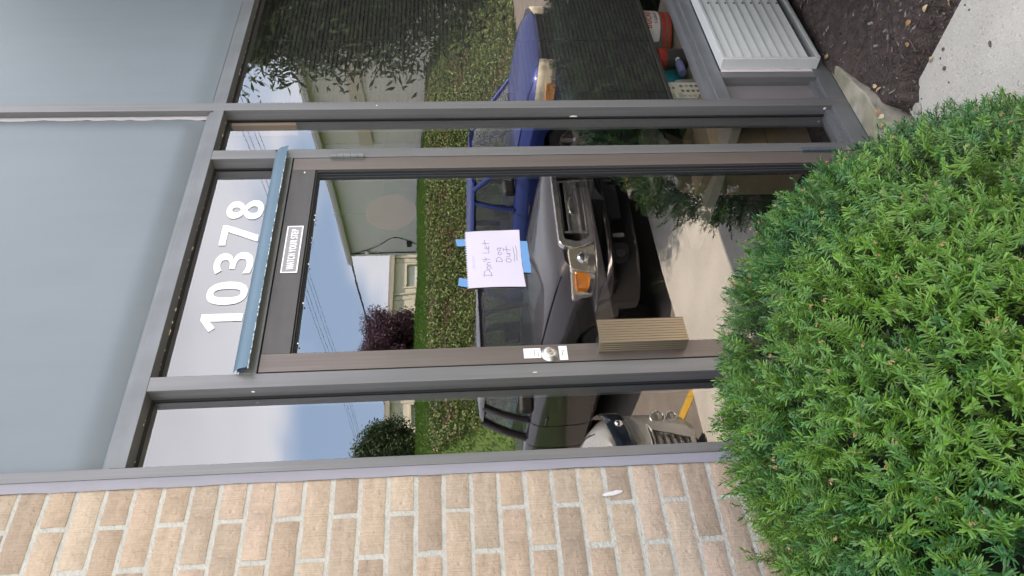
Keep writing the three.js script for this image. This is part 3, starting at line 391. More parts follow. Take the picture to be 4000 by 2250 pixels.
{
  const label = canvasTex(1024, 560, (c, w, h) => { c.fillStyle = '#efe4da'; c.fillRect(0, 0, w, h); c.fillStyle = '#d2331f'; c.textAlign = 'center'; const wr = (t, y, s, px) => { c.save(); c.translate(w / 2, y); c.scale(s, 1); c.font = `bold ${px}px sans-serif`; c.fillText(t, 0, 0); c.restore(); }; wr("MER'S", 130, 1.0, 130); wr('ALL-PURPOSE', 275, 0.95, 130); wr('BUCKET', 420, 1.0, 140); c.fillStyle = '#1e1a1a'; c.font = 'bold 72px sans-serif'; c.fillText('5 Gallons', w / 2 + 20, 520); });
  const b = thing('bucket', 'grey plastic bucket with a white ALL-PURPOSE BUCKET label behind the window', 'bucket', [2.33, 0.455, -0.40]);
  const lat = (p, n = 40) => new THREE.LatheGeometry(p.map(([x, y]) => new THREE.Vector2(x, y)), n);
  part('shell', lat([[0, 0.002], [0.128, 0.002], [0.132, 0.01], [0.146, 0.30], [0.152, 0.30], [0.152, 0.315], [0.155, 0.33], [0.158, 0.36], [0.150, 0.362], [0.146, 0.34], [0.135, 0.02], [0, 0.012]]), std({ color: C(0.20, 0.19, 0.19), roughness: 0.5 }), b);
  part('base_band', lat([[0.1325, 0.004], [0.134, 0.004], [0.1365, 0.052], [0.135, 0.052]]), std({ color: C(0.50, 0.055, 0.03), roughness: 0.5 }), b, 'red band round the bucket');
  const lg = grid(24, 1, (u, v) => { const a = (u - 0.5) * 1.9 - 0.18, y = mix(0.075, 0.25, v) - 0.012 * Math.cos((u - 0.5) * 2.6), q = 0.1335 + y * 0.045 + 0.0016; return [Math.sin(a) * q, y, Math.cos(a) * q]; }); part('label', lg, std({ map: label, roughness: 0.6, side: THREE.DoubleSide }), b);
  const jar = (name, lab, pos, body, cap, r0, h) => { const t = thing(name, lab, name === 'paint_can' ? 'can' : 'jar', pos); part('body', lat([[0, 0.001], [r0, 0.001], [r0, h * 0.72], [r0 * 0.98, h * 0.74]], 28), std({ color: body, roughness: 0.4 }), t); part('lid', lat([[r0 * 0.98, h * 0.742], [r0 * 1.06, h * 0.742], [r0 * 1.06, h * 0.98], [r0 * 0.98, h], [0, h]], 28), std({ color: cap, roughness: 0.45 }), t); return t; };
  jar('plastic_jar', 'dark jar with a red lid in front of the bucket', [1.985, 0.44, -0.30], C(0.06, 0.05, 0.05), C(0.42, 0.03, 0.025), 0.05, 0.15);
  jar('paint_can', 'small teal can behind the glue bottles', [1.985, 0.44, -0.43], C(0.02, 0.33, 0.42), C(0.02, 0.36, 0.46), 0.052, 0.115);
  const bottle = (pos, rz, ry, body, lab) => { const t = thing('glue_bottle', lab, 'bottle', pos, ry); const q = new THREE.Group(); const s = 1; const parts = [['body', [[0, 0.001], [0.019, 0.001], [0.020, 0.006], [0.020, 0.085], [0.010, 0.10], [0.009, 0.104]], body], ['collar', [[0.0125, 0.1042], [0.0125, 0.118], [0.006, 0.120]], C(0.72, 0.70, 0.66)], ['nozzle', [[0.0055, 0.1202], [0.0035, 0.15], [0.0016, 0.172], [0, 0.172]], C(0.62, 0.60, 0.58)]]; for (const [n, p, c] of parts) { const g = lat(p, 20); g.rotateZ(rz); part(n, g, std({ color: c, roughness: 0.4 }), t); } return t; };
  bottle([1.82, 0.50, -0.27], -Math.PI / 2, 0.0, C(0.16, 0.17, 0.33), 'blue glue bottle lying on the shelf with its nozzle to the right');
  bottle([1.83, 0.44, -0.33], 0.25, 0.3, C(0.40, 0.38, 0.36), 'pale glue bottle leaning beside the teal can');
  bottle([1.775, 0.44, -0.36], 0, 0, C(0.30, 0.24, 0.30), 'small upright bottle with a white cap behind the printed box');
  const print = canvasTex(512, 600, (c, w, h) => { c.fillStyle = '#d6d3bd'; c.fillRect(0, 0, w, h); const r = rng(3); c.fillStyle = '#6a665c'; for (let i = 0; i < 26; i++) c.fillRect(18, 20 + i * 6 + (i > 12 ? 60 : 0), 200 * (0.6 + 0.4 * r()), 2.4); for (let i = 0; i < 12; i++) { const x = 40 + (i % 3) * 155, y = 230 + Math.floor(i / 3) * 92; c.fillStyle = ['#4d4a44', '#7a3f34', '#a49f8d'][Math.floor(r() * 3)]; c.fillRect(x, y, 62 + 20 * r(), 46); c.fillStyle = '#d6d3bd'; c.fillRect(x + 18, y + 12, 20, 16); c.fillStyle = '#6a665c'; c.fillRect(x, y + 54, 96, 4); c.fillRect(x, y + 63, 70, 4); } c.fillStyle = '#8d3f30'; c.fillRect(300, 30, 70, 26); c.fillRect(300, 90, 60, 40); c.strokeStyle = '#3c3a35'; c.lineWidth = 6; c.strokeRect(3, 3, w - 6, h - 6); });
  const bx = thing('printed_box', 'cream product box printed with small pictures at the corner of the window', 'box', [1.675, 0.44, -0.325], 0.06);
  part('carton', B(-0.07, 0.07, 0, 0.165, -0.06, 0.06, 0.002), std({ color: C(0.52, 0.50, 0.42), roughness: 0.7 }), bx);
  { const g = new THREE.PlaneGeometry(0.136, 0.16); g.translate(0, 0.0825, 0.0608); part('printed_face', g, std({ map: print, roughness: 0.6 }), bx); }
  const cb = thing('cardboard_box', 'brown cardboard box standing inside behind the narrow right sidelite', 'box', [1.46, 0.02, -0.42], -0.18);
  const cm = std({ color: C(0.34, 0.25, 0.155), roughness: 0.9 }), cm2 = std({ color: C(0.17, 0.125, 0.08), roughness: 0.9 });
  part('side', MG([B(-0.17, 0.17, 0, 0.46, 0.146, 0.15), B(-0.17, 0.17, 0, 0.46, -0.15, -0.146), B(-0.17, -0.166, 0, 0.46, -0.1455, 0.1455), B(0.166, 0.17, 0, 0.46, -0.1455, 0.1455), B(-0.17, 0.17, 0.46, 0.463, 0.002, 0.15)]), cm, cb);
  { const f = part('flap', B(-0.17, 0.17, 0, 0.11, -0.002, 0.002), cm2, cb, 'open flap'); f.position.set(0, 0.464, -0.148); f.rotation.x = 0.5; part('tape_strip', B(-0.172, 0.172, 0.20, 0.205, 0.1502, 0.1508), std({ color: C(0.18, 0.13, 0.09), roughness: 0.6 }), cb); }
  single('wood_block', B(1.183, 1.2026, 2.212, 2.455, -0.108, -0.057, 0.001), std({ color: C(0.42, 0.29, 0.17), map: rep(T.streak, 6, 2), roughness: 0.8 }), 'raw piece of timber behind the top of the right sidelite', 'timber');
  // crumpled cloth and shoes on the floor inside the right sidelite
  const cloth = single('cloth', grid(24, 24, (u, v) => { const a = (u - 0.5) * 0.34, b = (v - 0.5) * 0.3; return [1.60 + a, 0.60 + 0.13 * fbm(u, v, 4, 4, 4, 71) - 0.5 * (a * a + b * b), -0.55 + b]; }), std({ color: C(0.22, 0.20, 0.16), roughness: 1, side: THREE.DoubleSide }), 'crumpled grey brown cloth heaped inside the right sidelite', 'cloth');
  const tb = single('interior_cabinet', B(1.30, 2.0, 0.002, 0.60, -0.75, -0.62, 0.003), M.darkWall, 'dark cabinet inside holding the heaped cloth', 'cabinet'); tb.visible = true;
  const disc = thing('round_tray', 'faint reddish round tray hanging inside behind the door glass', 'tray', [1.60, 1.93, -0.95], 0);
  part('plate', (() => { const g = lat([[0, 0], [0.11, 0], [0.128, 0.012], [0.13, 0.014], [0.11, 0.006], [0, 0.005]], 48); g.rotateX(Math.PI / 2); return g; })(), std({ color: C(0.40, 0.11, 0.08), roughness: 0.6, side: THREE.DoubleSide }), disc);
  part('hanger', bar([0, 0.13, 0], [0, 0.688, 0], 0.002), M.black, disc);
}
// ================= plants =================
const M4 = new THREE.Matrix4(), Q = new THREE.Quaternion(), S3 = new THREE.Vector3();
function needleSprig(seed, len, nN, nl) {               // a yew shoot along +y with flat needles in two loose ranks
  const r = rng(seed), P = [], N = [], K = [], I = []; const v = (x, y, z, c) => { P.push(x, y, z); K.push(...c); return P.length / 3 - 1; };
  const bend = (r() - 0.5) * 0.5, ax = (t) => [bend * len * t * t, len * t, 0];
  const sc = [1.5, 1.05, 0.65];
  for (let s = 0; s < 4; s++) { const a = ax(s / 4), b = ax((s + 1) / 4), w = 0.0012; const q = [v(a[0] - w, a[1], a[2], sc), v(a[0] + w, a[1], a[2], sc), v(b[0], b[1], b[2] + w, sc)]; I.push(...q); const q2 = [v(a[0], a[1], a[2] - w, sc), v(a[0], a[1], a[2] + w, sc), v(b[0] + w, b[1], b[2], sc)]; I.push(...q2); }
  for (let i = 0; i < nN; i++) {
    const t = 0.06 + 0.94 * i / nN, p = ax(t), side = i % 2 ? 1 : -1, tip = sst(0.6, 1, t), an = (r() - 0.5) * 1.5 + (side > 0 ? 0 : Math.PI), up = mix(0.25, 0.95, tip) + 0.25 * (r() - 0.5);
    const d = new THREE.Vector3(Math.cos(an) * Math.cos(up), Math.sin(up), Math.sin(an) * Math.cos(up)), L = nl * (0.75 + 0.4 * r()) * (1 - 0.25 * tip);
    const w = new THREE.Vector3(-Math.sin(an), 0.25 * (r() - 0.5), Math.cos(an)).cross(d).cross(d).normalize().multiplyScalar(-0.00145 * (0.85 + 0.3 * r())), droop = -0.12 * L;
    const yl = r() < 0.07, k = 0.8 + 0.45 * r(), c0 = [k * 1.2, k * 1.05, k * 0.9], c = yl ? [k * 1.5, k * 1.1, k * 0.6] : [k, k, k], ct = [k * 1.15, k * 1.08, k * 0.95];
    const at = (f, g) => [p[0] + d.x * L * f + w.x * g, p[1] + d.y * L * f + w.y * g + droop * f * f, p[2] + d.z * L * f + w.z * g];
    const a = v(...at(0, 0.5), c0), b = v(...at(0, -0.5), c0), e = v(...at(0.5, 1), c), f = v(...at(0.5, -1), c), g = v(...at(0.85, 0.8), ct), h = v(...at(0.85, -0.8), ct), z = v(...at(1, 0), ct);
    I.push(a, b, e, b, f, e, e, f, g, f, h, g, g, h, z);
  }
  const geo = new THREE.BufferGeometry(); geo.setAttribute('position', new THREE.Float32BufferAttribute(P, 3)); geo.setAttribute('color', new THREE.Float32BufferAttribute(K, 3)); geo.setIndex(I); geo.computeVertexNormals(); return geo;
}
const needleMat = phy({ color: C(1, 1, 1), vertexColors: true, roughness: 0.38, transmission: 0.18, thickness: 0, side: THREE.DoubleSide, ior: 1.45 });
const sprigs = [[3, 0.062, 26, 0.021], [4, 0.05, 22, 0.022], [5, 0.075, 32, 0.020], [6, 0.045, 20, 0.018], [7, 0.066, 28, 0.023]].map((a) => needleSprig(...a));
const budGeo = (() => { const gs = []; const r = rng(6); for (let i = 0; i < 5; i++) { const g = new THREE.ConeGeometry(0.0013, 0.008, 5); g.rotateX((r() - 0.5) * 1.3); g.rotateZ((r() - 0.5) * 1.3); g.translate((r() - 0.5) * 0.006, 0.004, (r() - 0.5) * 0.006); gs.push(g); } return MG(gs); })();
function yewBush(label, c, rad, e, n, seed, scale, gaps) {
  const b = thing('yew_bush', label, 'bush', [c[0], -0.10, c[2]]); const r = rng(seed), cy = c[1] + 0.10;
  const at = (th, ph, k) => { const d = [Math.cos(ph) * Math.cos(th), Math.sin(ph), Math.cos(ph) * Math.sin(th)], q = (Math.abs(d[0]) ** e + Math.abs(d[1]) ** e + Math.abs(d[2]) ** e) ** (-1 / e); return [d[0] * q * rad[0] * k, cy + d[1] * q * rad[1] * k, d[2] * q * rad[2] * k]; };
  const list = sprigs.map(() => []), buds = [];
  let made = 0, tries = 0;
  while (made < n && tries++ < n * 6) {
    const u = r() * 2 - 1, th = r() * Math.PI * 2, ph = Math.asin(u), [x, y, z] = at(th, ph, 1); if (y < 0.02) continue;
    // even out the density on the long ellipsoid
    const se = (a, R_) => Math.sign(a) * Math.abs(a / R_) ** (e - 1) / R_, nx = se(x, rad[0]), ny = se(y - cy, rad[1]), nz = se(z, rad[2]), nl = Math.hypot(nx, ny, nz); const area = nl * rad[0] * rad[1] * rad[2]; if (r() > Math.min(1, area / (rad[0] * rad[1]) * 1.0 + 0.02)) continue;
    const hollow = fbm((x + 9) * 0.05, (y + z * 1.7 + 9) * 0.05, 60, 60, 3, seed + 5), bumps = fbm((x + 9) * 0.05, (y * 0.8 + z + 9) * 0.05, 90, 90, 3, seed + 9);
    const layer = r(), k = 1 - 0.10 * layer * layer - 0.10 * sst(0.56, 0.70, hollow) + 0.06 * (bumps - 0.5); if (gaps && hollow > 0.60 && r() < 0.55) continue;
    const N = new THREE.Vector3(nx, ny, nz).normalize(); const dir = N.clone().multiplyScalar(0.9).add(new THREE.Vector3((r() - 0.5) * 1.35, (r() - 0.2) * 0.9, (r() - 0.5) * 1.35)).normalize();
    Q.setFromUnitVectors(V(0, 1, 0), dir).multiply(new THREE.Quaternion().setFromAxisAngle(V(0, 1, 0), r() * 6.3)); const s = scale * (0.8 + 0.45 * r());
    const p = at(th, ph, k); M4.compose(V(...p).addScaledVector(dir, -0.03 * scale), Q, S3.set(s, s, s));
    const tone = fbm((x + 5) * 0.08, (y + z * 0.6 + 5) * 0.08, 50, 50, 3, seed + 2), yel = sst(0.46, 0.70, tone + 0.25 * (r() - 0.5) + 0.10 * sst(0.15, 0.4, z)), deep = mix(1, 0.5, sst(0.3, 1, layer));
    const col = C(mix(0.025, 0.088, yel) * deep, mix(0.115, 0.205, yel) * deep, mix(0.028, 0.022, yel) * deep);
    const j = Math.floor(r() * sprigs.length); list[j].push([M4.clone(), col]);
    if (layer < 0.4 && r() < 0.06) { const tip = V(...p).addScaledVector(dir, 0.035 * scale); buds.push(M4.clone().setPosition(tip)); }
    made++;
  }
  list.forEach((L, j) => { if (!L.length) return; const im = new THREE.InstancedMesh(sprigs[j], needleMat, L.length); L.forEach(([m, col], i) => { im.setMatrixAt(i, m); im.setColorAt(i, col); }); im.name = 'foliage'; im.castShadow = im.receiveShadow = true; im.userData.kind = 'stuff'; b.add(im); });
  const bm = new THREE.InstancedMesh(budGeo, std({ color: C(0.30, 0.19, 0.10), roughness: 0.8 }), Math.max(1, buds.length)); buds.forEach((m, i) => bm.setMatrixAt(i, m)); bm.name = 'dry_tips'; bm.userData.kind = 'stuff'; b.add(bm);
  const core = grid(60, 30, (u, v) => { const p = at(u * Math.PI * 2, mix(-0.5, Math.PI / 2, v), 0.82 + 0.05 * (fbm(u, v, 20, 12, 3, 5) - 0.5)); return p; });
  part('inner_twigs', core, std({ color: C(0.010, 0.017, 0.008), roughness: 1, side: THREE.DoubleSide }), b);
  const br = []; for (let i = 0; i < 46; i++) { const th = r() * 6.3, ph = r() * 1.3, p = at(th, ph, 0.9); br.push(bar([p[0] * 0.4, 0.05, p[2] * 0.4], p, 0.008, 0.002, 5)); } part('branch', MG(br), std({ color: C(0.10, 0.07, 0.05), roughness: 1 }), b);
  return b;
}
yewBush('large green yew bush in front of the brick wall, nearest the camera', [-0.751, 0.218, 0.616], [0.81, 0.885, 0.466], 2.85, 33000, 11, 0.68, true);
yewBush('dark green yew bush beyond the mulch, seen mirrored in the door glass', [2.95, 0.26, 0.68], [1.62, 0.69, 0.40], 2.3, 5200, 29, 1.35, false);
{ // thin grass blades at the walk's edge
  const gs = [], r = rng(31); const bl = (x, y, z, h, a) => { const g = grid(1, 4, (u, v) => [(u - 0.5) * 0.004 * (1 - v), h * v, h * 0.5 * v * v]); g.rotateY(a); g.translate(x, y, z); return g; };
  for (let i = 0; i < 46; i++) gs.push(bl(1.55 + (i % 3) * 0.55 + r() * 0.16, -0.265, 2.80 + 0.04 * r(), 0.14 + 0.18 * r(), r() * 6.3));
  const m = single('weeds', MG(gs), std({ color: C(0.12, 0.19, 0.05), roughness: 0.8, side: THREE.DoubleSide }), 'thin grassy weeds growing at the edge of the walk before the truck', 'weeds'); m.userData.kind = 'stuff';
}
// ---- leaf clumps for trees and banks ----
function leafClump(seed, n, R0, ll, lw, pend = 0) {
  const r = rng(seed), gs = []; for (let i = 0; i < n; i++) { const g = grid(1, 2, (u, v) => [(u - 0.5) * lw * (v === 0.5 ? 1 : 0.12), (v - 0.5) * ll, 0.12 * ll * Math.sin(v * 3)]); g.rotateX(rr2(r, -1.3, 1.3) + pend); g.rotateZ(rr2(r, -1.2, 1.2)); g.rotateY(r() * 6.3); g.translate((r() - 0.5) * 2 * R0, (r() - 0.5) * 2 * R0, (r() - 0.5) * 2 * R0); gs.push(g); }
  const g = mergeGeometries(gs); return g;
}
function rr2(r, a, b) { return a + (b - a) * r(); }
const leafMat = (o = {}) => phy({ color: C(1, 1, 1), roughness: 0.55, transmission: 0.3, thickness: 0, side: THREE.DoubleSide, ior: 1.4, ...o });
function scatter(geo, mat, parent, name, list) { const im = new THREE.InstancedMesh(geo, mat, list.length); list.forEach(([p, s, col, ry], i) => { Q.setFromEuler(new THREE.Euler(ry * 0.7, ry, ry * 1.3)); M4.compose(V(...p), Q, S3.set(s, s, s)); im.setMatrixAt(i, M4); im.setColorAt(i, col); }); im.name = name; im.castShadow = im.receiveShadow = true; im.userData.kind = 'stuff'; parent.add(im); return im; }
function tree(name, label, pos, o) {
  const t = thing(name, label, 'tree', pos), r = rng(o.seed), wood = std({ color: C(0.11, 0.085, 0.065), map: rep(T.streak, 2, 2), roughness: 1 });
  const tr = [tube([[0, -0.3, 0], [0.04 * o.h, o.trunk * 0.5, 0.02], [0.02, o.trunk, -0.03 * o.h]], o.tr, 10, 9)];
  part('trunk', MG(tr), wood, t);
  const clumps = [], limbs = []; for (let i = 0; i < o.lobes; i++) { const th = i * 2.399 + r(), v = (i + 0.5) / o.lobes, ph = o.low ? Math.asin(mix(-0.95, 0.98, v)) : mix(-0.75, 1.35, v), q = (o.low ? 0.6 : 0.45) + (o.low ? 0.3 : 0.5) * r(), cp = o.low ? Math.sqrt(Math.cos(ph)) : Math.cos(ph), c = [cp * Math.cos(th) * o.rx * q, o.cy + Math.sin(ph) * o.ry * q, cp * Math.sin(th) * o.rx * (o.rz ?? 1) * q]; clumps.push([c, o.rx * (0.32 + 0.22 * r()) * (o.lr ?? 1)]); limbs.push(tube([[0.02, o.trunk * (0.6 + 0.4 * r()), -0.03 * o.h], [c[0] * 0.5, mix(o.trunk, c[1], 0.6), c[2] * 0.5], c], o.tr * 0.28, 8, 5)); }
  part('limb', MG(limbs), wood, t);
  const L = []; for (let i = 0; i < o.n; i++) { const [c, rad] = clumps[Math.floor(r() * clumps.length)]; const u = r() * 2 - 1, a = r() * 6.3, q = rad * Math.cbrt(0.12 + 0.88 * r()), s = Math.sqrt(1 - u * u); const p = [c[0] + q * s * Math.cos(a), c[1] + q * u * 0.85, c[2] + q * s * Math.sin(a)]; if (o.zmax && (p[2] > o.zmax || p[2] < o.zmin)) continue; const k = 0.7 + 0.6 * r(), col = o.colors[Math.floor(r() * r() * o.colors.length)]; L.push([p, o.ls * (0.7 + 0.6 * r()), C(col[0] * k, col[1] * k, col[2] * k), r() * 6.3]); }
  scatter(o.leaf, leafMat(), t, 'crown', L); return t;
}
const willow = leafClump(51, 10, 0.13, 0.095, 0.026, 0.4), round = leafClump(52, 14, 0.5, 0.16, 0.12), ivy = leafClump(53, 9, 0.10, 0.07, 0.062);
tree('small_tree', 'dark leafy tree by the building, mirrored at the top of the right window', [5.8, -0.10, 0.75], { seed: 5, h: 4, trunk: 1.5, tr: 0.07, lobes: 90, cy: 3.3, rx: 2.32, ry: 1.6, rz: 0.45, zmax: 0.46, zmin: -0.62, n: 200000, ls: 0.74, low: -1.25, leaf: willow, colors: [[0.055, 0.10, 0.03], [0.09, 0.15, 0.035], [0.20, 0.29, 0.06]] });
// ================= parked vehicles (behind the camera, mirrored in the glass) =================
const paint = (r, g, b) => phy({ color: C(r, g, b), metalness: 0.55, roughness: 0.38, clearcoat: 1, clearcoatRoughness: 0.05 });
const carGlass = phy({ color: C(0.50, 0.56, 0.54), transmission: 1, thickness: 0, roughness: 0, ior: 1.6 });
const lensGlass = phy({ color: C(0.92, 0.92, 0.90), transmission: 1, thickness: 0, roughness: 0.02, ior: 1.5 });
const satinChrome = std({ color: C(0.58, 0.59, 0.61), roughness: 0.24, metalness: 0.8 });
const trim = std({ color: C(0.022, 0.022, 0.024), roughness: 0.55 }), satin = std({ color: C(0.42, 0.42, 0.43), roughness: 0.35, metalness: 0.7 });
const rubberT = std({ color: C(0.018, 0.018, 0.019), roughness: 0.85 });
function ringLoft(st, sec) {
  const P = [], I = []; let m = 0; st.forEach((s, i) => { const h = sec(s), ring = [...h, ...h.slice(1, -1).reverse().map(([x, y]) => [-x, y])]; m = ring.length; for (const [x, y] of ring) P.push(x, y, s.z + (s.bow ? -0 : 0)); });
  for (let i = 0; i < st.length - 1; i++) for (let k = 0; k < m; k++) { const a = i * m + k, b = i * m + (k + 1) % m, c = a + m, d = b + m; I.push(a, c, b, b, c, d); }
  for (const [i, f] of [[0, 1], [st.length - 1, -1]]) { const c = P.length / 3; let y = 0; for (let k = 0; k < m; k++) y += P[(i * m + k) * 3 + 1]; P.push(0, y / m, st[i].z); for (let k = 0; k < m; k++) { const a = i * m + k, b = i * m + (k + 1) % m; f > 0 ? I.push(c, a, b) : I.push(c, b, a); } }
  const g = new THREE.BufferGeometry(); g.setAttribute('position', new THREE.Float32BufferAttribute(P, 3)); g.setIndex(I); g.computeVertexNormals(); return g;
}
function densify(st, n) { const out = []; for (let i = 0; i < st.length - 1; i++) for (let k = 0; k < n; k++) { const t = k / n, a = st[Math.max(0, i - 1)], b = st[i], c = st[i + 1], d = st[Math.min(st.length - 1, i + 2)], o = {}; for (const key of Object.keys(b)) { const m1 = (c[key] - a[key]) / Math.max(1e-6, c.z - a.z) * (c.z - b.z), m2 = (d[key] - b[key]) / Math.max(1e-6, d.z - b.z) * (c.z - b.z), t2 = t * t, t3 = t2 * t; o[key] = key === 'z' ? mix(b.z, c.z, t) : (2 * t3 - 3 * t2 + 1) * b[key] + (t3 - 2 * t2 + t) * m1 + (-2 * t3 + 3 * t2) * c[key] + (t3 - t2) * m2; } out.push(o); } out.push(st.at(-1)); return out; }
const bodySec = (s) => [[0, s.yb], [s.w * 0.5, s.yb], [s.w * 0.9, s.yb + 0.005], [s.w * 0.965, s.yb + 0.06], [s.w * 0.99, mix(s.yb, s.ysh, 0.35)], [s.w, mix(s.yb, s.ysh, 0.65)], [s.w * 0.993, mix(s.yb, s.ysh, 0.9)], [s.w * 0.975, s.ysh], [mix(s.w, s.wt, 0.45), mix(s.ysh, s.yt, 0.6)], [mix(s.w, s.wt, 0.75), mix(s.ysh, s.yt, 0.9)], [s.wt, s.yt], [s.wt * 0.8, s.yt + s.cr * 0.5], [s.wt * 0.45, s.yt + s.cr * 0.9], [0, s.yt + s.cr]];
const ST = (z, w, yb, ysh, wt, yt, cr) => ({ z, w, yb, ysh, wt, yt, cr });
function vehicle(name, label, pos, yaw, o) {
  const t = thing(name, label, o.category, pos, yaw, undefined);
  const st = densify(o.stations, 5); let body = ringLoft(st, bodySec);
  { const ev = new Evaluator(); ev.attributes = ['position', 'normal']; let a = new Brush(body); a.updateMatrixWorld(); for (const wz of o.wheels) { const g = new THREE.CylinderGeometry(o.wr * 1.17, o.wr * 1.17, 3, 36); g.rotateZ(Math.PI / 2); const b = new Brush(g); b.position.set(0, o.wr * 1.02, wz); b.updateMatrixWorld(); a = ev.evaluate(a, b, SUBTRACTION); } body = toCreasedNormals(flat(a.geometry), 0.45); }
  const p = o.paint; part('body', body, p, t);
  part('wheel_well', MG(o.wheels.map((wz) => { const g = new THREE.CylinderGeometry(o.wr * 1.165, o.wr * 1.165, o.stations[3].w * 1.72, 30, 1, true, -Math.PI / 2 - 0.1, Math.PI + 0.2); g.rotateX(0); g.rotateZ(Math.PI / 2); g.translate(0, o.wr * 1.02, wz); return g; }).concat([B(-0.6, 0.6, 0.25, 0.5, 0.5, o.L - 0.4)])), std({ color: C(0.01, 0.01, 0.011), roughness: 1, side: THREE.DoubleSide }), t);
  const lat = (q, n = 40) => { const g = new THREE.LatheGeometry(q.map(([x, y]) => new THREE.Vector2(x, y)), n); g.rotateZ(Math.PI / 2); return g; };
  for (const wz of o.wheels) for (const s of [-1, 1]) {
    const w = new THREE.Group(); w.name = 'wheel'; w.position.set(s * (o.track), o.wr, wz); if (s > 0) w.rotation.y = Math.PI; t.add(w); const r = o.wr, hw = 0.11;
    part('tyre', lat([[r * 0.62, hw * 0.9], [r * 0.8, hw], [r * 0.95, hw * 0.95], [r, hw * 0.7], [r, -hw * 0.7], [r * 0.95, -hw * 0.95], [r * 0.62, -hw]]), rubberT, w);
    const sp = []; for (let i = 0; i < 5; i++) { const g = new THREE.BoxGeometry(0.03, r * 0.56, 0.07); g.translate(-hw * 0.62, r * 0.33, 0); g.rotateX(i * Math.PI * 0.4); sp.push(g); } part('rim', MG([lat([[r * 0.63, hw * 0.92], [r * 0.56, hw * 0.8], [r * 0.55, -hw * 0.8]]), lat([[0, hw * 0.8], [r * 0.16, hw * 0.76], [r * 0.16, hw * 0.3]]), ...sp, lat([[0, 0.0], [r * 0.55, 0.0]])]), satin, w);
  }
  // greenhouse
  const G = o.cab, pt = (s, tz, up) => [s * mix(G.wb, G.wr, up), mix(G.belt, G.roof, up), tz];
  const zF = (u) => mix(G.z0, G.z1, u), zR = (u) => mix(G.z3, G.z2, u);
  part('windscreen', grid(16, 8, (u, v) => { const x = (u * 2 - 1) * mix(G.wb, G.wr, v) * 0.97; return [x, mix(G.belt + 0.0, G.roof, v), zF(v) + 0.16 * (Math.abs(u * 2 - 1) ** 2.2) * mix(1, 0.6, v) - 0.10]; }), carGlass, t);
  part('rear_window', grid(10, 6, (u, v) => [(u * 2 - 1) * mix(G.wb, G.wr, v) * 0.96, mix(G.belt + 0.02, G.roof - 0.02, v), zR(v) - 0.02]), carGlass, t);
  for (const s of [-1, 1]) part('side_window', grid(12, 6, (u, v) => { const y = mix(G.belt, G.roof, v), x = s * (mix(G.wb, G.wr, v) - 0.012 + 0.03 * Math.sin(v * 3.1)); return [x, y, mix(zF(v) + 0.1, zR(v), u)]; }), carGlass, t);
  const pil = []; for (const s of [-1, 1]) for (const [zb, zt, th] of [[G.z0 + 0.05, G.z1 + 0.03, 0.034], ...G.pillars, [G.z3 - 0.04, G.z2 - 0.03, 0.05]]) { const a = pt(s, zb, -0.03), c = pt(s, mix(zb, zt, 0.5), 0.5), d = pt(s, zt, 1); c[0] += s * 0.025; const g = tube([a, c, d], th, 10, 8); pil.push(g); }
  part('pillar', MG(pil), p, t);
  part('roof', toCreasedNormals(flat(ringLoft(densify([[G.z1 - 0.06, 0.90, 0.0], [G.z1 + 0.08, 0.99, 0.028], [mix(G.z1, G.z2, 0.5), 1.0, 0.045], [G.z2 - 0.08, 0.98, 0.030], [G.z2 + 0.05, 0.9, 0.0]].map(([z, k, h]) => ({ z, w: (G.wr + 0.035) * k, y: G.roof, h })), 5), (s) => [[0, s.y - 0.03], [s.w * 0.9, s.y - 0.03], [s.w, s.y - 0.005], [s.w * 0.97, s.y + 0.018 + s.h * 0.1], [s.w * 0.85, s.y + 0.03 + s.h * 0.5], [s.w * 0.5, s.y + 0.034 + s.h * 0.85], [0, s.y + 0.036 + s.h]])), 0.7), p, t);
  part('interior', MG([B(-0.62, 0.62, G.belt - 0.35, G.belt - 0.02, G.z0 + 0.12, G.z0 + 0.5, 0.05), ...[-0.36, 0.36].flatMap((x) => [B(x - 0.24, x + 0.24, 0.45, G.belt + 0.02, G.z1 + 0.62, G.z1 + 0.8, 0.06), B(x - 0.13, x + 0.13, G.belt + 0.03, G.belt + 0.22, G.z1 + 0.66, G.z1 + 0.76, 0.04)]), new THREE.TorusGeometry(0.18, 0.015, 8, 24).rotateX(-0.5).translate(-0.36, G.belt - 0.02, G.z0 + 0.62)]), trim, t);
  // seams round the bonnet and doors
  const at = (z) => { let i = 0; while (i < st.length - 2 && st[i + 1].z < z) i++; const a = st[i], b = st[i + 1], k = clamp((z - a.z) / (b.z - a.z)); const s = {}; for (const q of Object.keys(a)) s[q] = mix(a[q], b[q], k); return s; };
  const seams = []; for (const z of o.doorSeams) for (const s of [-1, 1]) { const h = bodySec(at(z)).slice(3, 10).map(([x, y]) => [s * (x + 0.0005), y, z]); seams.push(tube(h, 0.0045, 16, 5)); }
  for (const s of [-1, 1]) { const pts = []; for (let i = 0; i <= 10; i++) { const z = mix(o.hood[0], o.hood[1], i / 10), q = at(z); pts.push([s * mix(q.w, q.wt, 0.72), mix(q.ysh, q.yt, 0.88) + 0.004, z]); } seams.push(tube(pts, 0.0045, 24, 5)); }
  part('seam', MG(seams), M.black, t);
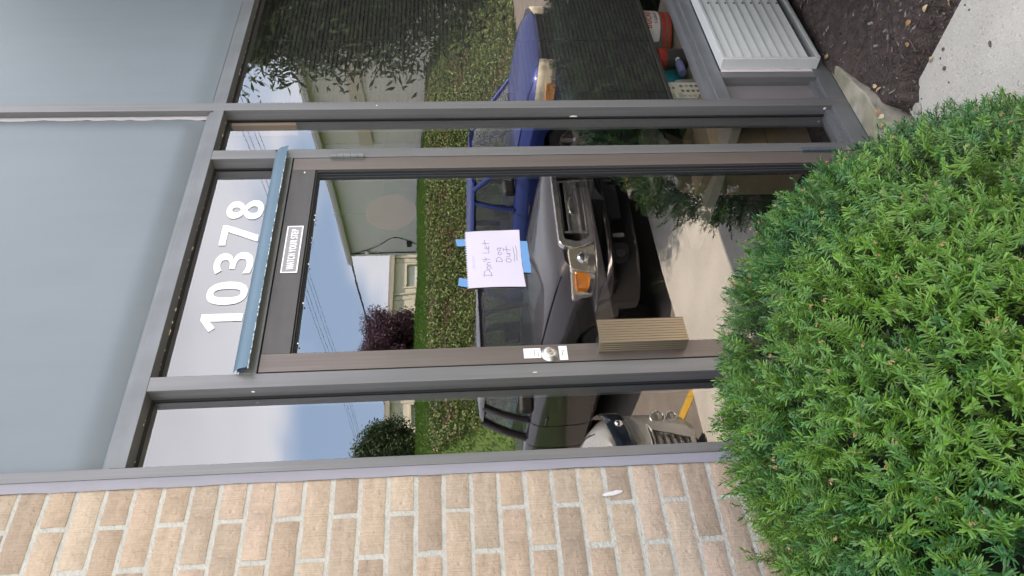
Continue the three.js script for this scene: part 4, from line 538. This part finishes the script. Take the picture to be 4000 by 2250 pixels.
  for (const s of [-1, 1]) {
    const m = part('mirror', (() => { const g = new RoundedBoxGeometry(0.22, 0.15, 0.11, 3, 0.045); g.translate(s * (G.wb + 0.2), G.belt + 0.10, G.z0 + 0.42); return MG([g, bar([s * G.wb, G.belt + 0.03, G.z0 + 0.45], [s * (G.wb + 0.14), G.belt + 0.08, G.z0 + 0.43], 0.025)]); })(), o.mirrorMat ?? trim, t);
    for (const z of o.handles) { const q = at(z); part('door_handle', (() => { const g = new RoundedBoxGeometry(0.03, 0.03, 0.17, 2, 0.012); g.translate(s * (q.w + 0.004), mix(q.yb, q.ysh, 0.86), z); return g; })(), o.mirrorMat ?? trim, t); }
    const wp = part('wiper', tube([[s * 0.10 - 0.25, G.belt + 0.035, G.z0 - 0.04], [s * 0.10, G.belt + 0.05, G.z0 - 0.05], [s * 0.10 + 0.3, G.belt + 0.045, G.z0 - 0.02]], 0.009, 12, 5), trim, t);
  }
  o.front(t, p); return t;
}
const rshape = (pts, r = 0.02) => { const s = new THREE.Shape(), n = pts.length; for (let i = 0; i < n; i++) { const a = pts[(i + n - 1) % n], b = pts[i], c = pts[(i + 1) % n]; const u = (p, q) => { const l = Math.hypot(p[0] - q[0], p[1] - q[1]), k = Math.min(r, l * 0.45) / l; return [mix(p[0], q[0], 1 - k), mix(p[1], q[1], 1 - k)]; }; const p1 = u(a, b), p2 = [mix(b[0], c[0], Math.min(r, Math.hypot(b[0] - c[0], b[1] - c[1]) * 0.45) / Math.hypot(b[0] - c[0], b[1] - c[1])), mix(b[1], c[1], Math.min(r, Math.hypot(b[0] - c[0], b[1] - c[1]) * 0.45) / Math.hypot(b[0] - c[0], b[1] - c[1]))]; i ? s.lineTo(...p1) : s.moveTo(...p1); s.quadraticCurveTo(...b, ...p2); } s.closePath(); return s; };
const mirrorX = (pts) => pts.map(([x, y]) => [-x, y]).reverse();
function ext(s, d, z, bev = 0.006, wrap) {             // extrude and, if wanted, bend backwards with |x|
  const g = new THREE.ExtrudeGeometry(s, { depth: d, bevelEnabled: bev > 0, bevelSize: bev, bevelThickness: bev, bevelSegments: 3, curveSegments: 8 }); g.translate(0, 0, z - d); const p = g.attributes.position; if (wrap) for (let i = 0; i < p.count; i++) p.setZ(i, p.getZ(i) + wrap(Math.abs(p.getX(i)), p.getY(i))); g.computeVertexNormals(); return flat(g);
}
const std2 = (m) => { m.side = THREE.DoubleSide; return m; };
const patch = (q, wrap, z0, nx = 14, ny = 6) => flat(grid(nx, ny, (u, v) => { const a = [mix(q[0][0], q[1][0], u), mix(q[0][1], q[1][1], u)], b = [mix(q[3][0], q[2][0], u), mix(q[3][1], q[2][1], u)], x = mix(b[0], a[0], v), y = mix(b[1], a[1], v), rim = Math.min(u, 1 - u, v, 1 - v); return [x, y, wrap(Math.abs(x)) + z0 + 0.02 * (1 - sst(0, 0.12, rim))]; }));
const dens = (pts, n = 9) => pts.flatMap((p, i) => { const q = pts[(i + 1) % pts.length]; return Array.from({ length: n }, (_, k) => [mix(p[0], q[0], k / n), mix(p[1], q[1], k / n)]); });
// ---- grey pickup ----
vehicle('pickup_truck', 'dark grey pickup truck with a bright grille, mirrored in the door glass behind the note', [3.62, -0.265, 2.83], 0.0914, {
  category: 'pickup truck', L: 4.9, wr: 0.345, track: 0.74, wheels: [0.92, 3.88], paint: phy({ color: C(0.022, 0.018, 0.026), metalness: 0.2, roughness: 0.35, clearcoat: 0.7, clearcoatRoughness: 0.05 }), doorSeams: [1.50, 2.72, 3.30], hood: [0.14, 1.44], handles: [2.58],
  stations: [ST(0.04, 0.70, 0.60, 0.76, 0.56, 0.925, 0.012), ST(0.16, 0.80, 0.46, 0.80, 0.62, 0.985, 0.022), ST(0.36, 0.855, 0.38, 0.86, 0.645, 1.015, 0.028), ST(0.92, 0.875, 0.34, 0.92, 0.67, 1.055, 0.03), ST(1.44, 0.875, 0.33, 0.95, 0.70, 1.075, 0.03), ST(1.60, 0.875, 0.33, 0.96, 0.74, 1.045, 0.01), ST(2.3, 0.875, 0.33, 0.96, 0.76, 1.05, 0.01), ST(3.24, 0.875, 0.33, 0.96, 0.77, 1.05, 0.01), ST(3.6, 0.875, 0.36, 0.96, 0.80, 1.05, 0.0), ST(4.82, 0.87, 0.40, 0.96, 0.80, 1.05, 0.0), ST(4.9, 0.85, 0.44, 0.95, 0.78, 1.03, 0.0)],
  cab: { wb: 0.775, wr: 0.60, belt: 1.055, roof: 1.575, z0: 1.46, z1: 2.02, z2: 3.10, z3: 3.24, pillars: [[2.72, 2.68, 0.04]] },
  front(t, p) {
    const wrap = (x) => 0.40 * (x / 0.88) ** 9;
    // grille: bright surround, bars, mesh, oval badge
    const outer = [[-0.43, 0.955], [0.43, 0.955], [0.465, 0.80], [0.40, 0.655], [-0.40, 0.655], [-0.465, 0.80]], inner = [[-0.375, 0.915], [0.375, 0.915], [0.405, 0.80], [0.36, 0.695], [-0.36, 0.695], [-0.405, 0.80]];
    const s = rshape(outer, 0.05); s.holes.push(new THREE.Path(rshape(inner, 0.03).getPoints(6)));
    const gr = new THREE.Group(); gr.name = 'grille'; t.add(gr);
    part('surround', ext(s, 0.05, 0.03, 0.008, wrap), satinChrome, gr);
    const bars = [B(-0.29, 0.29, 0.845, 0.862, -0.02, 0.01, 0.004), B(-0.29, 0.29, 0.748, 0.765, -0.02, 0.01, 0.004), B(-0.29, 0.29, 0.766, 0.844, -0.01, 0.012, 0.004), B(-0.305, -0.285, 0.70, 0.91, -0.02, 0.012, 0.004), B(0.285, 0.305, 0.70, 0.91, -0.02, 0.012, 0.004), B(-0.29, 0.29, 0.895, 0.91, -0.015, 0.012, 0.004), B(-0.29, 0.29, 0.70, 0.712, -0.015, 0.012, 0.004)];
    part('bar', MG(bars), satinChrome, gr);
    const hex = []; for (const sx of [-1, 1]) for (let i = 0; i < 4; i++) for (let j = 0; j < 9; j++) { const g = new THREE.TorusGeometry(0.0135, 0.0028, 4, 6); g.translate(sx * (0.322 + i * 0.0235 + 0.0), 0.712 + j * 0.0235 + (i % 2) * 0.0118, 0.012 + 0.006 * i); hex.push(g); } part('mesh', MG(hex), trim, gr);
    part('backing', B(-0.40, 0.40, 0.67, 0.94, 0.03, 0.07), M.black, gr);
    { const b = new THREE.SphereGeometry(1, 28, 14); b.scale(0.098, 0.042, 0.022); b.translate(0, 0.805, -0.012); part('badge', b, std({ color: C(0.36, 0.36, 0.35), roughness: 0.32, metalness: 0.85 }), gr, 'plain grey oval badge'); const r = new THREE.TorusGeometry(1, 0.07, 8, 40); r.scale(0.098, 0.042, 0.06); r.translate(0, 0.805, -0.014); part('badge_rim', r, M.chrome, gr); }
    for (const sx of [-1, 1]) {
      const q = (a) => sx > 0 ? a : mirrorX(a);
      const hl = q([[0.475, 0.89], [0.665, 0.885], [0.70, 0.68], [0.435, 0.665]]), am = q([[0.675, 0.885], [0.82, 0.865], [0.82, 0.70], [0.712, 0.68]]);
      const h = part('headlight', ext(rshape(hl, 0.02), 0.06, 0.05, 0.004, wrap), std({ color: C(0.62, 0.62, 0.58), roughness: 0.25, metalness: 0.25 }), t);
      const bowl = new THREE.SphereGeometry(0.062, 20, 12, 0, 6.3, 0, 1.5); bowl.rotateX(-Math.PI / 2); bowl.translate(sx * 0.57, 0.775, 0.0 + wrap(0.55)); part('reflector', bowl, M.chrome, h); part('lens', ext(rshape(hl, 0.02), 0.004, -0.018, 0.002, wrap), lensGlass, h);
      const a = part('turn_signal', ext(rshape(am, 0.02), 0.06, 0.055, 0.004, wrap), std({ color: C(0.62, 0.60, 0.56), roughness: 0.25, metalness: 0.6 }), t); part('amber_lens', ext(rshape(q([[0.70, 0.85], [0.795, 0.842], [0.795, 0.735], [0.722, 0.725]]), 0.02), 0.02, 0.0, 0.006, wrap), phy({ color: C(0.80, 0.26, 0.02), roughness: 0.15, clearcoat: 1 }), a, 'amber lens');
      // fog lamp in the bumper
      const fl = part('fog_lamp', ext(rshape(q([[0.44, 0.515], [0.60, 0.515], [0.60, 0.375], [0.44, 0.375]]), 0.06), 0.02, -0.045, 0.004, (x) => 0.30 * (x / 0.86) ** 3), trim, t); { const g = new THREE.CylinderGeometry(0.05, 0.045, 0.03, 24); g.rotateX(Math.PI / 2); g.translate(sx * 0.52, 0.445, 0.0 + 0.30 * (0.52 / 0.86) ** 3 - 0.06); part('lamp_glass', g, std({ color: C(0.08, 0.08, 0.085), roughness: 0.1, metalness: 0.4 }), fl); }
      part('tow_slot', B(sx * 0.36 - 0.02, sx * 0.36 + 0.02, 0.40, 0.50, -0.045, -0.02, 0.006), satin, t);
    }
    const bw = (x, y) => 0.30 * (x / 0.88) ** 4.5 + 0.05 * sst(0.45, 0.28, y);
    const bump = (pts, z, d, r) => ext(rshape(pts, r), d, z, 0.015, bw);
    const dense = (y0, y1, w) => { const a = []; for (let i = -12; i <= 12; i++) a.push([i / 12 * w, y1]); for (let i = 12; i >= -12; i--) a.push([i / 12 * w * 0.97, y0]); return a; };
    const bs = rshape(dense(0.545, 0.665, 0.885), 0.01), bl = rshape(dense(0.29, 0.545, 0.87), 0.01);
    part('bumper', bump(dense(0.535, 0.655, 0.885), 0.03, 0.10, 0.01), p, t, 'painted upper bumper'); part('lower_bumper', ext(bl, 0.10, 0.05, 0.012, bw), std({ color: C(0.055, 0.05, 0.05), roughness: 0.5 }), t, 'dark lower bumper');
    part('plate_recess', B(-0.19, 0.19, 0.40, 0.52, -0.066, -0.03, 0.01), M.black, t);
  },
});
// ---- blue crossover ----
const starBadge = () => { const s = new THREE.Shape(); for (let i = 0; i < 12; i++) { const a = i / 12 * Math.PI * 2, q = i % 2 ? 0.45 : 1; i ? s.lineTo(Math.cos(a) * q, Math.sin(a) * q) : s.moveTo(1, 0); } return s; };
function crossoverFront(o) {
  return (t, p) => {
    const pl = [[0, -0.03], [0.30, -0.025], [0.53, 0.0], [0.66, 0.05], [0.775, 0.15], [0.855, 0.34], [0.9, 0.6]], wrap = (x) => { for (let i = 1; i < pl.length; i++) if (x <= pl[i][0]) return mix(pl[i - 1][1], pl[i][1], (x - pl[i - 1][0]) / (pl[i][0] - pl[i - 1][0])); return 0.6; };
    const gr = new THREE.Group(); gr.name = 'grille'; t.add(gr);
    const go = o.grille; const s = rshape(dens(go), 0.001); const inn = go.map(([x, y]) => [x * 0.9, mix(y, go.reduce((a, q) => a + q[1], 0) / go.length, 0.14)]); s.holes.push(new THREE.Path(dens(inn).map((p) => new THREE.Vector2(...p))));
    part('surround', ext(s, 0.05, 0.03, 0.006, wrap), o.surround, gr); part('backing', patch([...inn].slice(0, 4), wrap, -0.008, 24, 4), std({ color: C(0.01, 0.01, 0.011), roughness: 0.6, side: THREE.DoubleSide }), gr);
    const y0 = Math.min(...inn.map((q) => q[1])), y1 = Math.max(...inn.map((q) => q[1])), wx = Math.max(...inn.map((q) => q[0]));
    if (o.mesh) { const hx = []; for (let i = -14; i <= 14; i++) for (let j = 0; j < 7; j++) { const x = i * 0.03, y = y0 + 0.02 + j * 0.026 + (Math.abs(i) % 2) * 0.013; if (y < y1 && Math.abs(x) < wx - 0.02) { const g = new THREE.TorusGeometry(0.016, 0.003, 4, 6); g.translate(x, y, -0.018 + wrap(Math.abs(x))); hx.push(g); } } part('mesh', MG(hx), trim, gr); }
    else { const bs = []; for (let j = 0; j < 5; j++) { const y = mix(y0, y1, (j + 0.5) / 5); const g = new THREE.BoxGeometry(wx * 1.9, 0.010, 0.012, 20, 1, 1); g.translate(0, y, -0.016); const q = g.attributes.position; for (let i = 0; i < q.count; i++) q.setZ(i, q.getZ(i) + wrap(Math.abs(q.getX(i)))); g.computeVertexNormals(); bs.push(g); } part('bar', MG(bs), std({ color: C(0.045, 0.042, 0.04), roughness: 0.4 }), gr); }
    { const b = new THREE.ExtrudeGeometry(starBadge(), { depth: 0.3, bevelEnabled: false }); b.scale(0.055, 0.04, 0.05); b.translate(0, o.badgeY, -0.03); part('badge', b, M.chrome, gr, 'small bright star shaped badge'); }
    for (const sx of [-1, 1]) {
      const q = (a) => sx > 0 ? a : mirrorX(a);
      const h = part('headlight', patch(sx > 0 ? o.lamp : o.lamp.map(([x, y]) => [-x, y]), wrap, -0.028), std2(o.lampMat), t);
      if (!o.hazy) { const bowl = new THREE.SphereGeometry(0.032, 18, 10, 0, 6.3, 0, 1.5); bowl.rotateX(-Math.PI / 2); bowl.translate(sx * o.lampC[0], o.lampC[1], wrap(o.lampC[0]) - 0.03); part('reflector', bowl, M.chrome, h); } if (!o.hazy) part('lens', patch(sx > 0 ? o.lamp : o.lamp.map(([x, y]) => [-x, y]), wrap, -0.04), lensGlass, h); else part('side_marker', ext(rshape(q([[o.lamp[1][0] - 0.10, o.lampC[1] + 0.02], [o.lamp[1][0] - 0.01, o.lampC[1] + 0.02], [o.lamp[1][0] - 0.02, o.lampC[1] - 0.07], [o.lamp[1][0] - 0.10, o.lampC[1] - 0.08]]), 0.02), 0.03, -0.018, 0.003, wrap), phy({ color: C(0.75, 0.33, 0.08), roughness: 0.2 }), h);
      for (const [fx, fy, fr] of o.fogs) { const f = part('fog_lamp', (() => { const g = new THREE.TorusGeometry(fr, fr * 0.16, 8, 28); g.translate(sx * fx, fy, wrap(fx) - 0.02); return flat(g); })(), M.chrome, t); const g = new THREE.SphereGeometry(fr * 0.95, 20, 8, 0, 6.3, 0, 1.2); g.rotateX(-Math.PI / 2); g.scale(1, 1, 0.5); g.translate(sx * fx, fy, wrap(fx) - 0.012); part('lamp_glass', g, std({ color: C(0.32, 0.31, 0.29), roughness: 0.12, metalness: 0.7 }), f); }
    }
  };
}
const suvSt = (w) => [ST(-0.03, w * 0.34, 0.28, 0.60, 0.26, 0.80, 0.006), ST(0.0, w * 0.60, 0.24, 0.64, 0.46, 0.83, 0.012), ST(0.05, w * 0.75, 0.22, 0.68, 0.53, 0.865, 0.02), ST(0.15, w * 0.88, 0.21, 0.75, 0.58, 0.92, 0.03), ST(0.34, w * 0.97, 0.22, 0.83, 0.62, 0.975, 0.04), ST(0.8, w, 0.25, 0.90, 0.66, 1.03, 0.04), ST(1.15, w, 0.24, 0.93, 0.70, 1.055, 0.03), ST(1.35, w, 0.24, 0.94, 0.74, 1.04, 0.01), ST(2.4, w, 0.24, 0.95, 0.76, 1.05, 0.01), ST(3.6, w, 0.25, 0.96, 0.76, 1.06, 0.01), ST(4.2, w * 0.97, 0.30, 0.96, 0.74, 1.06, 0.01), ST(4.38, w * 0.88, 0.36, 0.94, 0.66, 1.02, 0.0)];
const suvCab = { wb: 0.79, wr: 0.60, belt: 1.045, roof: 1.565, z0: 1.14, z1: 1.95, z2: 3.95, z3: 4.22, pillars: [[2.15, 2.2, 0.03], [3.15, 3.2, 0.03]] };
vehicle('blue_crossover', 'deep blue crossover car with yellowed headlights, mirrored in the right window', [6.72, -0.265, 3.0], 0.04, {
  category: 'car', L: 4.38, wr: 0.34, track: 0.76, wheels: [0.86, 3.50], paint: phy({ color: C(0.008, 0.024, 0.16), metalness: 0.4, roughness: 0.45, clearcoat: 0.2, clearcoatRoughness: 0.08 }), mirrorMat: trim, doorSeams: [1.36, 2.2, 3.2], hood: [0.16, 1.14], handles: [2.05, 3.02], stations: suvSt(0.89), cab: suvCab,
  front: crossoverFront({ grille: [[-0.42, 0.80], [0.42, 0.80], [0.38, 0.62], [-0.38, 0.62]], surround: trim, mesh: true, badgeY: 0.72, lamp: [[0.43, 0.82], [0.86, 0.90], [0.86, 0.68], [0.45, 0.63]], lampC: [0.60, 0.75], lampMat: std({ color: C(0.78, 0.73, 0.57), roughness: 0.45 }), hazy: true, fogs: [[0.62, 0.36, 0.045]], bump: [0.40, 0.60] }),
});
vehicle('silver_crossover', 'silver car, its front corner mirrored in the left sidelite', [0.755, -0.265, 2.72], 0.0, {
  category: 'car', L: 4.38, wr: 0.34, track: 0.75, wheels: [0.86, 3.50], paint: paint(0.42, 0.42, 0.41), doorSeams: [1.36, 2.2, 3.2], hood: [0.16, 1.14], handles: [2.05, 3.02], stations: suvSt(0.875), cab: suvCab, mirrorMat: trim,
  front: crossoverFront({ grille: [[-0.62, 0.56], [0.62, 0.56], [0.54, 0.27], [-0.54, 0.27]], surround: satin, mesh: false, badgeY: 0.80, lamp: [[0.40, 0.80], [0.86, 0.88], [0.86, 0.72], [0.44, 0.66]], lampC: [0.62, 0.76], lampMat: std({ color: C(0.03, 0.045, 0.075), roughness: 0.12, metalness: 0.5 }), hazy: false, fogs: [[0.70, 0.46, 0.05], [0.71, 0.355, 0.036]], bump: [0.52, 0.62], blade: true }),
});
// ================= the rise across the lot and what stands on it =================
const bankY = (x, z) => { const s = sst(9.0, 15.8, z) ** 0.8, c = 2.12 + 0.012 * (x - 8) + 0.16 * (fbm(x * 0.01 + 0.3, 0.4, 12, 8, 4, 3) - 0.5); const top = mix(c, 3.05, sst(15.0, 24, z)); return mix(-0.32, top, z < 15.8 ? s * mix(1, 1, s) : 1) + 0.06 * (fbm(x * 0.02, z * 0.02, 40, 40, 4, 8) - 0.5) * s; };
struct('grassy_rise', grid(120, 90, (u, v) => { const x = mix(-45, 120, u), z = 8.9 + (v < 0.4 ? v * 17.5 : 7 + ((v - 0.4) / 0.6) ** 2 * 130); return [x, bankY(x, z), z, x, z]; }), M.grass, 'mown grass rise beyond the parking lot');
{ // ivy over the face of the rise
  const L = [], r = rng(61); for (let i = 0; i < 95000; i++) {
    const x = mix(-6, 36, r() ** 0.9), z = mix(9.0, 16.3, r()); const edge = 15.35 + 0.7 * (fbm(x * 0.02, 0.2, 30, 8, 4, 5) - 0.5) - sst(8.2, 5.6, x) * 6 ; if (z > edge + 0.25 * r()) continue;
    const bare = fbm(x * 0.02, z * 0.03, 60, 60, 4, 12); const br = sst(0.54, 0.64, bare), y = bankY(x, z) + 0.04 + 0.14 * r() * (1 - 0.7 * br); const k = 0.65 + 0.7 * r(); const brown = r() < 0.06 + 0.6 * br;
    L.push([[x, y, z], 0.5 + 0.4 * r(), brown ? C(0.19 * k, 0.15 * k, 0.085 * k) : r() < 0.35 ? C(0.22 * k, 0.28 * k, 0.08 * k) : C(0.095 * k, 0.145 * k, 0.045 * k), r() * 6.3]);
  }
  const im = scatter(ivy, leafMat({ transmission: 0.2 }), scene, 'ivy', L); im.userData.label = 'dense ivy covering the bank behind the cars, green with brown patches';
}
{ const L = [], r = rng(67), blades = leafClump(54, 12, 0.16, 0.13, 0.02, 1.4); for (let i = 0; i < 42000; i++) { const x = mix(-6, 40, r()), z = mix(9.3, 26, r()); const k = 0.7 + 0.6 * r(); L.push([[x, bankY(x, z) + 0.02, z], 0.7 + 0.5 * r(), C(0.13 * k, 0.235 * k, 0.05 * k), r() * 0.5]); } const im = scatter(blades, leafMat({ transmission: 0.2 }), scene, 'grass_tufts', L); im.userData.label = 'short grass on the rise'; }
const wallTex = dtex(256, 256, (u, v) => { const x = 0.86 + 0.12 * (fbm(u, v, 4, 6, 4, 121) - 0.5) + 0.05 * (fbm(u, v, 60, 60, 2, 122) - 0.5); return [x, x, x]; });
const wallMat = (r, g, b) => std({ color: C(r, g, b), map: rep(wallTex, 0.2, 0.2), roughness: 0.9 });
{ // grey building, its long wall in shade
  const g = thing('grey_building', 'plain grey building with a gutter, on the rise beyond the cars', 'building', [27.1, 3.0, 29.0], 1.793), H = 4.06, Lw = 19, D = 16, m = wallMat(0.74, 0.735, 0.73);
  part('wall', MG([B(0, 9.8, -3.6, H, 0, 0.3), B(0, 0.3, -3.6, H, 0.301, D), B(Lw - 0.3, Lw, -3.6, H, 0.301, D), B(0.301, Lw - 0.301, -3.6, H, D - 0.3, D)]), m, g); part('wall', MG([B(9.802, Lw, -3.6, 1.9, 0.02, 0.3), B(9.802, Lw, 2.45, H, 0.02, 0.3)]), wallMat(0.74, 0.70, 0.64), g, 'warmer end of the wall'); part('belt_course', B(9.802, Lw, 1.9005, 2.4495, -0.10, 0.3), wallMat(0.62, 0.54, 0.42), g, 'pale projecting band along the wall');
  const rf = part('roof', B(-0.25, Lw, H, H + 0.12, -0.25, D), wallMat(0.36, 0.35, 0.33), g); part('gutter', MG([B(-0.25, Lw, H - 0.12, H + 0.10, -0.42, -0.26, 0.03), B(-0.25, Lw, H + 0.101, H + 0.16, -0.38, -0.28)]), wallMat(0.50, 0.49, 0.46), rf);
  part('conduit', MG([bar([0.35, 0.2, -0.05], [0.35, H, -0.05], 0.03), tube([[0.35, H - 0.2, -0.06], [1.0, 2.6, -0.03], [1.9, 1.6, -0.03], [1.2, 0.5, -0.04]], 0.02, 20, 5)]), trim, g);
  part('lamp', (() => { const l = new THREE.SphereGeometry(0.14, 16, 10); l.scale(1, 0.8, 0.8); l.translate(0.55, 3.1, -0.12); return flat(l); })(), M.white, g); part('wall_vent', B(1.1, 1.5, 0.75, 1.0, -0.18, -0.001, 0.02), trim, g); part('utility_box', MG([B(0.9, 1.7, -0.15, 0.35, -0.45, -0.001, 0.03)]), std({ color: C(0.10, 0.20, 0.12), roughness: 0.7 }), g, 'small green box at the foot of the wall');
}
{ // cream building further off, in the sun
  const g = thing('cream_building', 'long cream building with white shuttered windows far across the rise', 'building', [24.6, 3.1, 44]), H = 3.32, m = wallMat(0.80, 0.75, 0.65);
  const holes = [[0.34, 2.15, 0.0, 1.62], [5.5, 7.3, 0.0, 1.62], [12.93, 15.17, 0.62, 2.15]]; const Lw = 24; const ws = []; let x = 0; for (const [a, b, c, d] of holes) { ws.push(B(x, a, -0.6, H, 0, 0.3)); ws.push(B(a, b, -0.6, c - 0.001, 0, 0.3), B(a, b, d + 0.001, H, 0, 0.3)); x = b; } ws.push(B(x, Lw, -0.6, H, 0, 0.3), B(0, 0.3, -0.6, H, 0.301, 12), B(0.301, Lw, -0.6, H, 11.7, 12)); part('wall', MG(ws), m, g);
  for (const [a, b, c, d] of holes) { const w = part('window', MG([B(a - 0.14, a, c, d, -0.09, 0.05), B(b, b + 0.14, c, d, -0.09, 0.05), B(a - 0.14, b + 0.14, d, d + 0.16, -0.10, 0.05), B(a - 0.14, b + 0.14, c - 0.14, c - 0.002, -0.1, 0.05)]), wallMat(0.80, 0.74, 0.62), g); const bl = []; const n = 9; for (let i = 0; i < n; i++) { const q = B(0, (b - a) / n - 0.012, c, d - 0.18, 0, 0.02, 0.004); q.translate(a + i * (b - a) / n, 0, 0.14 + (i % 2) * 0.006); bl.push(q); } part('blind', MG(bl), std({ color: C(0.80, 0.80, 0.80), roughness: 0.6 }), w, 'white vertical blinds'); part('head_shade', B(a, b, d - 0.18, d, 0.10, 0.12), std({ color: C(0.45, 0.45, 0.48), roughness: 0.6 }), w); }
  const rf = part('roof', B(-0.3, Lw, H, H + 0.16, -0.35, 12), wallMat(0.40, 0.37, 0.34), g); part('fascia', B(-0.3, Lw, H - 0.22, H - 0.001, -0.36, -0.05), wallMat(0.48, 0.44, 0.40), rf);
  for (const px of [2.75, 8.6, 12.2, 15.9]) part('downpipe', MG([bar([px, -0.2, -0.1], [px, H - 0.23, -0.1], 0.09), B(px - 0.5, px - 0.12, -0.2, H - 0.23, -0.06, -0.001)]), wallMat(0.74, 0.69, 0.60), g);
  part('number_plate', B(11.3, 12.05, 0.4, 1.05, -0.03, -0.001, 0.01), M.white, g); part('wall_hatch', B(11.55, 11.8, 0.6, 0.85, -0.035, -0.0305), trim, g);
}
{ const g = thing('brown_building', 'dark brown low building behind the green tree, far left in the mirrored view', 'building', [12.0, 3.1, 44.3]), H = 3.2; part('wall', MG([B(0, 12.3, -0.6, H, 0.1, 8)]), wallMat(0.075, 0.062, 0.055), g); const rf = part('roof', B(-0.2, 12.35, H, H + 0.15, -0.1, 8.2), wallMat(0.12, 0.11, 0.10), g); part('door', MG([B(7.6, 8.5, 0, 2.1, 0.05, 0.099, 0.01)]), wallMat(0.10, 0.085, 0.075), g); part('window', B(10.0, 11.2, 1.0, 2.0, 0.04, 0.099, 0.01), carGlass, g); }
tree('purple_tree', 'rounded purple leaved plum tree on the rise', [24.4, 2.9, 34], { seed: 21, h: 3, trunk: 1.1, tr: 0.10, lobes: 15, cy: 2.05, rx: 2.0, ry: 1.85, n: 5200, ls: 0.62, leaf: round, colors: [[0.085, 0.04, 0.07], [0.11, 0.045, 0.085], [0.17, 0.07, 0.11]] });
tree('green_tree', 'green broadleaf tree in front of the brown building', [19.3, 2.9, 38], { seed: 23, h: 4, trunk: 1.2, tr: 0.16, lobes: 34, cy: 2.5, rx: 1.75, ry: 1.9, n: 6500, ls: 0.8, leaf: round, colors: [[0.035, 0.07, 0.025], [0.05, 0.095, 0.03], [0.08, 0.13, 0.04]] });
tree('far_tree', 'treetop showing above the roof of the cream building', [41, 3.0, 60], { seed: 25, h: 4, trunk: 2.2, tr: 0.2, lobes: 26, cy: 3.9, rx: 3.2, ry: 1.9, n: 3500, ls: 1.0, leaf: round, colors: [[0.05, 0.085, 0.03], [0.07, 0.11, 0.035]] });
// service wires on two poles
for (const [x, z, l] of [[27.9, 13.4, 'wooden utility pole at the near end of the overhead wires'], [36.6, 68.0, 'wooden utility pole at the far end of the overhead wires']]) { const p = thing('utility_pole', l, 'utility pole', [x, 0, z]); part('pole', bar([0, 0, 0], [0, 12.5, 0], 0.16, 0.11, 12), std({ color: C(0.14, 0.10, 0.075), map: rep(T.streak, 3, 1), roughness: 1 }), p); part('crossarm', B(-1.1, 1.1, 11.2, 11.34, -0.06, 0.06, 0.01), std({ color: C(0.13, 0.10, 0.08), roughness: 1 }), p); for (const q of [-1, -0.4, 0.4, 1]) part('insulator', bar([q, 11.34, 0], [q, 11.5, 0], 0.04, 0.03), M.white, p); }
const wire = (a, b, sag, r) => { const pts = []; for (let i = 0; i <= 12; i++) { const t = i / 12; pts.push([mix(a[0], b[0], t), mix(a[1], b[1], t) - sag * 4 * t * (1 - t), mix(a[2], b[2], t)]); } return tube(pts, r, 60, 6); };
single('service_cable', wire([27.9, 8.1, 13.4], [36.6, 8.3, 68.0], 0.35, 0.06), trim, 'thick black service cable crossing the sky above the roofs', 'cable');
for (const [q, h] of [[-1, 11.5], [-0.4, 11.5], [0.4, 11.5], [1, 11.5]]) single('power_line', wire([27.9 + q, h, 13.4], [36.6 + q, h, 68.0], 0.5, 0.012), trim, 'thin overhead power line high above the roofs', 'power line', 'thin power lines between the poles');
scene.traverse((o) => { if (o.isMesh) { o.castShadow = true; o.receiveShadow = true; } });
renderer.render(scene, camera);
